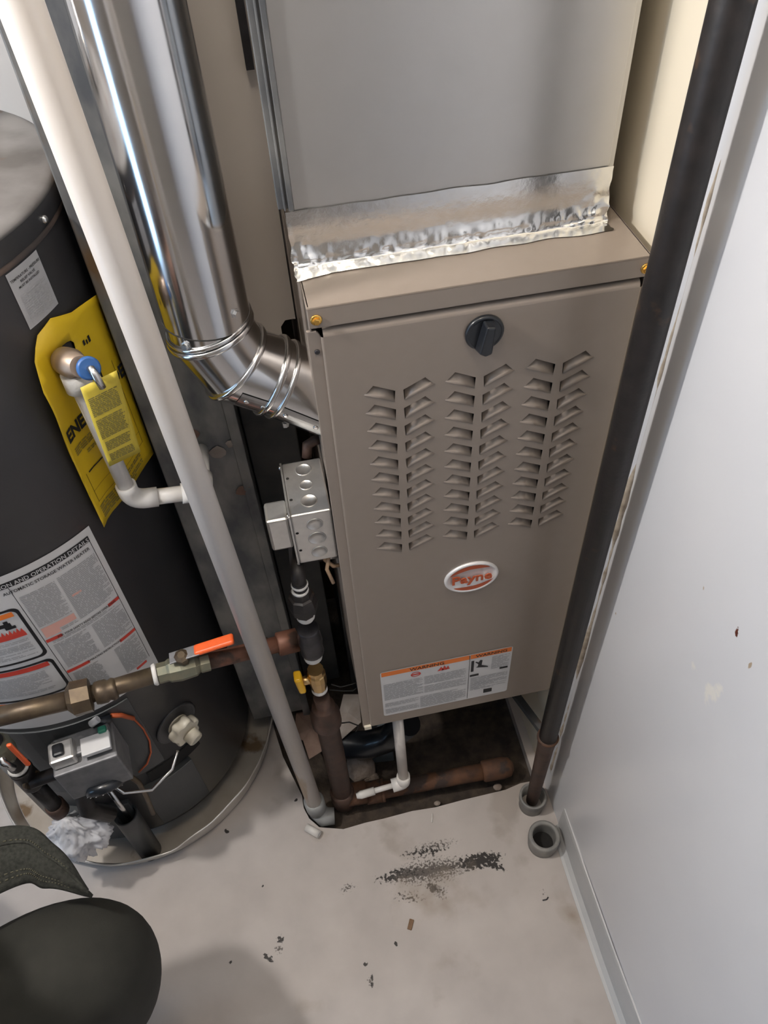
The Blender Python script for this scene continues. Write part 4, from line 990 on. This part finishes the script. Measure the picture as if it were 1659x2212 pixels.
# choose the top point so that the pipe stays nearly vertical
best = None
for zz in [1.2 + .01 * k for k in range(60)]:
    q = at_z(41, 0, zz); dd_ = (q.x - w0.x) ** 2 + (q.y - w0.y) ** 2
    if best is None or dd_ < best[0]: best = (dd_, q)
wt_ = best[1]; dw = (wt_ - w0).normalized()
WPR = .0167
MB().tube([w0 + dw * .06, w0 + dw * 2.43], WPR, 28).build('pipe', pvc, wp)
MB().rev(w0 + dw * -.01, dw, [(0, .0195), (.03, .0195), (.032, .0218), (.070, .022), (.072, .0175)], 28).build('coupling', pvc_grey, wp)
MB().rev(w0 + dw * .022, dw, [(0, .0205), (.008, .0212), (.012, .0200)], 28).build('cement_ring', dope, wp)
MB().tube([w0 + dw * .004, w0 + V((.012, -.012, -.010)), w0 + V((.034, -.014, -.012))], [.0195, .020, .018], 20).build('floor_elbow', pvc_grey, wp)

# ------------------------------------------------------------------ black iron vent on the right
vx, vy = .3293, -.079; VR = .0168
vp = thing('black_standpipe', (vx, vy, 0), 'tall black iron pipe standing before the furnace against white wall', 'pipe')
zj = at_y(1183, 1612, vy - VR).z
MB().rev((vx, vy, zj), (0, 0, 1), [(0, VR), (2.44 - zj, VR)], 28).build('upper_pipe', black_iron, vp)
MB().rev((vx, vy, zj + .004), UZ, [(0, VR), (.002, VR + .0025), (.006, VR + .003), (.010, VR + .001), (.05, VR - .001), (zj - .02, VR - .004)], 28).build('lower_pipe', rust_dk, vp)
MB().rev((vx, vy, zj + .003), UZ, [(0, VR + .001), (.001, VR + .0036), (.004, VR + .0036), (.005, VR + .001)], 28).build('rust_ring', rust, vp)
MB().rev((vx, vy, -.03), (0, 0, 1), [(0, .026), (.055, .0265), (.060, .0285), (.078, .029), (.080, .028), (.079, .0235), (.02, .0225)], 32).build('floor_hub', vinyl_hub, vp)
q = at_y(1341, 1046, vy - VR + .006)
MB().sphere((q.x, q.y, q.z), .0085, 14, 8, (.75, .45, 1.25)).build('putty_dab', cream_pl, vp)
# open hub in front
c2 = at_z(1176, 1806, .045)
hb = thing('floor_drain_hub', (c2.x, c2.y, 0), 'empty grey plastic pipe socket sticking out of the floor', 'pipe socket')
MB().rev((c2.x, c2.y, 0), (0, 0, 1), [(0, .030), (.012, .031), (.030, .0325), (.045, .0325), (.048, .031), (.047, .0245), (.040, .0235), (.006, .022)], 36, cap1=False).build('socket_wall', vinyl_hub, hb)
MB().rev((c2.x, c2.y, .001), (0, 0, 1), [(0, .0225), (.006, .0225)], 28).build('bore_shade', dark_in, hb)  # dark disc paints the shade down the open socket
# caulk bead between black pipe and wall
m = MB(); rs = []
for i in range(90):
    z_ = .08 + 1.32 * i / 89
    a_ = .0055 * min(1, (89 - i) / 6) * max(.10, .35 + 1.2 * noise.noise(V((z_ * 6, 0, 2))) + .5 * noise.noise(V((z_ * 30, 0, 2))))
    rs.append([V((XW + .001 - x * a_ * 1.8, -.052 + y_ * a_, z_)) for x, y_ in ((0, -1.3), (.9, -.6), (1.1, .2), (.6, 1), (0, 1.2))])
m.rings(rs, smooth=True); m.build('caulk_bead', mat('old_caulk', (.56, .49, .40), .7, 0, (.34, .27, .20), 60, .7, bump=.3), label='ragged old caulk bead between black pipe and white wall', cat='caulk')
# angle rail under furnace
r0, r1 = at_z(1192, 1606, .19), at_z(1122, 1512, .19)
MB().tube([r0, r1 + (r1 - r0) * 1.5], .010, 4, smooth=False).build('support_rail', galv_dark, label='thin grey metal rail running back under furnace by wall', cat='rail')

# ------------------------------------------------------------------ under the furnace
sb_ = thing('return_air_box', (.18, .36, 0), 'dark galvanised sheet metal box carrying the furnace', 'duct')
MB().box((.075, .205, -.03), (.325, .60, ZB)).build('base_duct', galv_dark, sb_, bevel=.002)
MB().box((-.002, .30, -.03), (.076, .60, ZB)).build('base_side', galv_dark, sb_, bevel=.002)
cp = thing('condensate_pipe', (.07, .03, 0), 'small white plastic pipe dropping from furnace into floor opening', 'pipe')
e0 = at_z(872, 1690, .058); t0_ = V((e0.x - .002, e0.y + .012, ZB)); l0 = at_z(772, 1719, .052)
MB().tube([t0_, e0 + V((0, 0, .02))], .0108, 20).build('pipe', pvc, cp)
de = (l0 - e0).normalized()
MB().tube([e0 + V((0, 0, .034)), e0 + V((0, 0, .012))] + arc(e0 + V((0, 0, .010)), e0, e0 + de * .012, 5)[1:] + [e0 + de * .026], .0145, 20).build('elbow', pvc_clean, cp)
MB().tube([e0 + de * .02, l0 - de * .03], .006, 12).build('drain_line', pvc_clean, cp)
MB().rev(l0 - de * .038, de, [(0, .0085), (.03, .009), (.04, .006)], 12).build('drain_end', pvc_clean, cp)
# black hose
hz_ = [at_z(*q, zz) for q, zz in (((880, 1560), .20), ((845, 1592), .12), ((800, 1608), .09), ((755, 1610), .08), ((705, 1590), .09))]
MB().tube(hz_, .030, 18).build('black_hose', black_pl, label='thick black hose curling in the gap below furnace', cat='hose')
q = at_z(826, 1640, .03); M = Matrix.Translation((q.x + .004, q.y + .035, -.03)) @ Matrix.Rotation(R(-6), 4, 'Z')
bl = thing('rubble_block', (q.x, q.y + .03, -.03), 'blue grey block lying in dirt beside the condensate pipe', 'block')
for k in range(2):
    m = MB(); m.obox(M @ Matrix.Translation((0, .034 * k, 0)), .052, .032, .055 + .012 * k); m.build('brick', slate_m, bl, bevel=.003)
def rock(c, r, i, m_, name, label, cat, sc_=(1, 1, .7), group=None):
    m = MB(); m.sphere(c, r, 12, 7, sc_)
    for v in m.v:
        v += (v - V(c)) * (.45 * noise.noise(v * 40 + V((i * 3.1, 0, 0))))
    return m.build(name, m_, label=label, cat=cat, group=group)
rock(at_z(778, 1655, .0), .032, 1, stone_m, 'rubble_lump', 'crumbly brown rubble lump beside the gas drip leg', 'rubble', (1, 1.2, .9))
rock(at_z(802, 1685, -.01), .020, 2, stone_m, 'rubble_lump', 'small brown rubble piece between block and rusty pipe', 'rubble')
for i, (u, v, r) in enumerate(((1075, 1700, .008), (945, 1735, .007), (1050, 1722, .005), (1095, 1672, .007))):
    rock(at_z(u, v, -.018), r, i + 5, stone_m, 'gravel_bit', ('pale flat stone chip in dirt close to the black pipe', 'brown stone chip at the torn floor edge before rusty pipe', 'tiny brown stone chip between pale chip and rusty pipe', 'brown stone chip behind the end of rusty pipe')[i], 'stone', sc_=(1.2, .9, .5), group='stone chips in the floor opening')
def scrap(name, pts, m_, label, cat, thick=.0012, curl=.006):
    m = MB(); c = sum((V(p_) for p_ in pts), V((0, 0, 0))) / len(pts); n_ = len(pts)
    m.add([V(p_) for p_ in pts] + [c + V((0, 0, curl))], [(k, (k + 1) % n_, n_) for k in range(n_)]); return m.build(name, m_, label=label, cat=cat, solid=thick)
scrap('paper_scrap', [at_z(*q, .05) for q in ((640, 1540), (690, 1535), (720, 1560), (700, 1620), (668, 1640), (655, 1600), (636, 1590))], brown_paper, 'stained torn paper sheet behind white pipe and gas pipe', 'paper', curl=.02)
scrap('paper_scrap', [at_z(*q, .12) for q in ((742, 1500), (775, 1500), (780, 1560), (735, 1600), (728, 1560))], paper_m, 'pale torn insulation paper beside the furnace bottom corner', 'paper', curl=.01)
# PVC offcut on floor
a = at_z(662, 1787, .010); b = at_z(690, 1803, .010)
MB().rev(a, b - a, [(0, .0085), ((b - a).length, .0085), ((b - a).length - .0005, .0070), (.004, .0068)], 20).build('pipe_offcut', pvc_clean, label='short white pipe offcut lying on the floor', cat='pipe offcut')
# wood chip
c = at_z(887, 1997, .002); m = MB(); M = Matrix.Translation((c.x, c.y, .0004)) @ Matrix.Rotation(R(62), 4, 'Z'); m.obox(M, .020, .009, .003); m.build('wood_chip', wood_chip, bevel=.001, label='small brown wood chip lying on pale floor', cat='chip')
a = at_z(1172, 1945, .001); b = at_z(1184, 1938, .001)
MB().tube([a + V((0, 0, .001)), (a + b) / 2 + V((.002, -.002, .001)), b + V((0, 0, .001))], .0012, 6).build('twig', iron_fit, label='tiny dark twig on floor near the socket', cat='twig')
MB().tube([at_z(934, 1758, .001) + V((0, 0, .001)), at_z(933, 1777, .001) + V((0, 0, .001))], .0012, 6).build('white_sliver', pvc_clean, label='thin white plastic sliver on floor by the opening edge', cat='sliver')
# thin black wires at furnace corner
for i, pts in enumerate((((715, 1478), (735, 1484), (760, 1478), (772, 1474)), ((712, 1490), (740, 1492), (762, 1492), (770, 1486)), ((738, 1562), (755, 1560), (775, 1568), (768, 1580)))):
    MB().tube([at_y(u, v, .03 + .004 * i) for u, v in pts], .0013, 6).build('thin_wire', wire_blk, label=('thin black wire crossing beside the brass valve', 'thin black wire sagging just below the brass valve wire', 'thin black wire curling at furnace bottom corner')[i], cat='wire', group='thin wires at the furnace corner')

# ------------------------------------------------------------------ person crouching left of the camera
per = thing('person', (-1.0, -.42, 0), 'person in dark olive trousers and denim jacket, crouching, knee raised', 'person')
def skin_mesh(name, joints, edges, m_, root=0, sub=2, parent=per):
    me = bpy.data.meshes.new(name); me.from_pydata([j[0] for j in joints], edges, []); o = bpy.data.objects.new(name, me); col.objects.link(o)
    OFF[o.name] = V((0, 0, 0)); attach(o, parent)
    md = o.modifiers.new('skin', 'SKIN'); md.use_smooth_shade = True
    for i, j in enumerate(joints):
        sv = me.skin_vertices[0].data[i]; r_ = j[1]; sv.radius = (r_, r_) if not isinstance(r_, tuple) else r_; sv.use_root = (i == root)
    sb2 = o.modifiers.new('sub', 'SUBSURF'); sb2.levels = sb2.render_levels = sub
    me.materials.append(m_); return o
hipR, kneeR, ankR = V((-.96, -.46, .41)), V((-.372, -.340, .540)), V((-.60, -.38, .09))
hipL, kneeL, ankL = V((-1.02, -.34, .40)), V((-.84, -.26, .16)), V((-1.18, -.26, .10))
pel = V((-1.02, -.42, .42)); ches = V((-.82, -.37, .68)); neck = V((-.70, -.34, .83)); head = V((-.635, -.33, .92))
shR, shL = V((-.78, -.54, .76)), V((-.78, -.17, .76)); elR, elL = V((-.90, -.62, .56)), V((-.86, -.08, .52)); wrR, wrL = V((-.80, -.50, .58)), V((-.86, -.16, .36))
J = [(pel, .12), ((pel + ches) / 2, .10), (ches, .105), (neck, .055), (head, .092), (head + V((.012, 0, .085)), .086),
     (hipR, .085), ((hipR + kneeR) / 2, .075), (kneeR + V((-.06, 0, -.02)), .050), (ankR, .036), (ankR + V((.10, 0, -.055)), .03),
     (hipL, .085), ((hipL + kneeL) / 2, .075), (kneeL, .055), (ankL, .036), (ankL + V((.08, 0, -.06)), .03),
     (shR, .055), (elR, .042), (wrR, .028), (wrR + V((.07, .03, -.01)), .030), (shL, .055), (elL, .042), (wrL, .028), (wrL + V((.07, -.02, -.02)), .030)]
J.append((ches + V((.055, .01, .08)), .085))
Eg = [(0, 1), (1, 2), (2, 24), (24, 3), (3, 4), (4, 5), (0, 6), (6, 7), (7, 8), (8, 9), (9, 10), (0, 11), (11, 12), (12, 13), (13, 14), (14, 15), (24, 16), (16, 17), (17, 18), (18, 19), (24, 20), (20, 21), (21, 22), (22, 23)]
def fingers(base, dirv, side):
    k0 = len(J)
    for f in range(4):
        o = base[0] + side * (.022 - .0145 * f); L = (.036, .042, .040, .030)[f]; par = base[1]
        i = len(J); J.append((o + dirv * .03, .0085)); J.append((o + dirv * (.03 + L) + V((0, 0, -.006)), .008)); J.append((o + dirv * (.03 + L * 1.7) + V((0, 0, -.024)), .0072))
        Eg.extend([(par, i), (i, i + 1), (i + 1, i + 2)])
    i = len(J); J.append((base[0] + side * .042 - dirv * .02, .010)); J.append((base[0] + side * .055 + dirv * .02 + V((0, 0, -.01)), .0085)); Eg.extend([(base[1] - 1, i), (i, i + 1)])
fingers((J[19][0], 19), V((.9, .35, -.15)).normalized(), V((-.35, .9, .1)).normalized())
fingers((J[23][0], 23), V((.9, -.25, -.25)).normalized(), V((-.25, -.9, .1)).normalized())
bod = skin_mesh('body', J, Eg, skin_m)
# face
fm = MB(); hc_ = head + V((.082, 0, .028)); fm.sphere(hc_, .015, 10, 6, (1, .8, 1.5)); fm.build('nose', skin_m, bod)
for s in (-1, 1):
    MB().sphere(head + V((.054, s * .028, .040)), .0105).build('eye', white_lab, bod)
    MB().sphere(head + V((.0625, s * .029, .040)), .0045).build('iris', wire_blk, bod)
    MB().sphere(head + V((.0, s * .074, .03)), .026, 10, 6, (.6, .35, 1.2)).build('ear', skin_m, bod)
MB().tube([head + V((.062, -.022, -.018)), head + V((.072, 0, -.020)), head + V((.062, .022, -.018))], .005, 8).build('mouth', mat('lips', (.40, .18, .15), .5), bod)
MB().sphere(head + V((-.032, 0, .078)), .095, 20, 12, (1, .95, .95)).build('hair', hair_m, per)
# trousers: legs
JT = [(pel, .140), (hipR + V((.02, 0, 0)), .108), ((hipR + kneeR) / 2 + V((.02, .012, -.005)), .106), (kneeR + V((-.10, .010, .0)), .097), (kneeR + V((-.025, 0, -.01)), .083), (kneeR + V((-.055, -.004, -.13)), .072), (ankR + V((0, 0, .03)), .058),
      (hipL, .10), ((hipL + kneeL) / 2, .092), (kneeL, .074), ((kneeL + ankL) / 2, .066), (ankL + V((0, 0, .02)), .056), ((pel + ches) / 2 + V((-.01, 0, -.05)), .13)]
ET = [(0, 1), (1, 2), (2, 3), (3, 4), (4, 5), (5, 6), (0, 7), (7, 8), (8, 9), (9, 10), (10, 11), (0, 12)]
tro = skin_mesh('trousers', JT, ET, olive, sub=3)
JJ = [((pel + ches) / 2 + V((0, 0, -.10)), .150), ((pel + ches) / 2, .150), (ches, .155), (ches + V((.055, .01, .08)), .118), (neck, .070), (shR, .078), (elR, .062), (wrR, .045), (shL, .078), (elL, .062), (wrL, .045)]
EJ = [(0, 1), (1, 2), (2, 3), (3, 4), (3, 5), (5, 6), (6, 7), (3, 8), (8, 9), (9, 10)]
jac = skin_mesh('jacket', JJ, EJ, denim, root=1)
# open jacket front hanging over the thigh, with a stitched waistband
hzv = .655
tipA = at_z(200, 1936, hzv - .03); e1 = at_z(120, 1828, hzv); e2 = at_z(0, 1788, hzv + .01); e3 = V((-.76, -.22, .69)); f1 = at_z(100, 1918, hzv - .02); f2 = at_z(0, 1930, hzv - .01); f3 = V((-.76, -.36, .63))
def flap(s, t, eps=0.0):
    top = [e3, e2, e1, tipA + V((-.006, .008, .002))]; bot = [f3, f2, f1, tipA]
    def cat_(P_, x):
        x = x * 3; i = min(2, int(x)); f = x - i; p0_ = P_[max(0, i - 1)]; p1_ = P_[i]; p2_ = P_[i + 1]; p3_ = P_[min(3, i + 2)]
        return .5 * ((2 * p1_) + (p2_ - p0_) * f + (2 * p0_ - 5 * p1_ + 4 * p2_ - p3_) * f * f + (3 * p1_ - p0_ - 3 * p2_ + p3_) * f ** 3)
    q = cat_(top, s).lerp(cat_(bot, s), t); return q + V((0, 0, .012 * math.sin(math.pi * t) + .004 * noise.noise(V((s * 6, t * 5, 1))) + eps))
m = MB(); ns, nt_ = 36, 16
for i in range(ns + 1):
    for j in range(nt_ + 1): m.v.append(flap(i / ns, j / nt_))
for i in range(ns):
    for j in range(nt_):
        a_i = i * (nt_ + 1) + j; m.f.append((a_i, a_i + nt_ + 1, a_i + nt_ + 2, a_i + 1)); m.sm.append(True)
fl = m.build('jacket_front', denim, jac, solid=.004)
def stitch(path):
    m_ = MB(); 
    for k in range(0, len(path) - 1, 2): m_.tube([path[k], path[k + 1]], .0011, 5)
    return m_
for t in (.30, .80, .88):
    pth = [flap(.02 + .94 * k / 90, t, .0026) for k in range(91)]
    stitch(pth).build('stitching', thread, fl)
m = MB().tube([flap(.02 + .94 * k / 40, .34, .002) for k in range(41)], .0022, 6); m.build('seam', denim, fl)
for a in (ankR, ankL):
    m = MB(); m.sphere(a + V((.05, 0, -.045)), .06, 16, 8, (1.9, .75, .75)); m.v = [V((p_.x, p_.y, max(p_.z, .002))) for p_ in m.v]; m.build('boot', shoe_m, per)
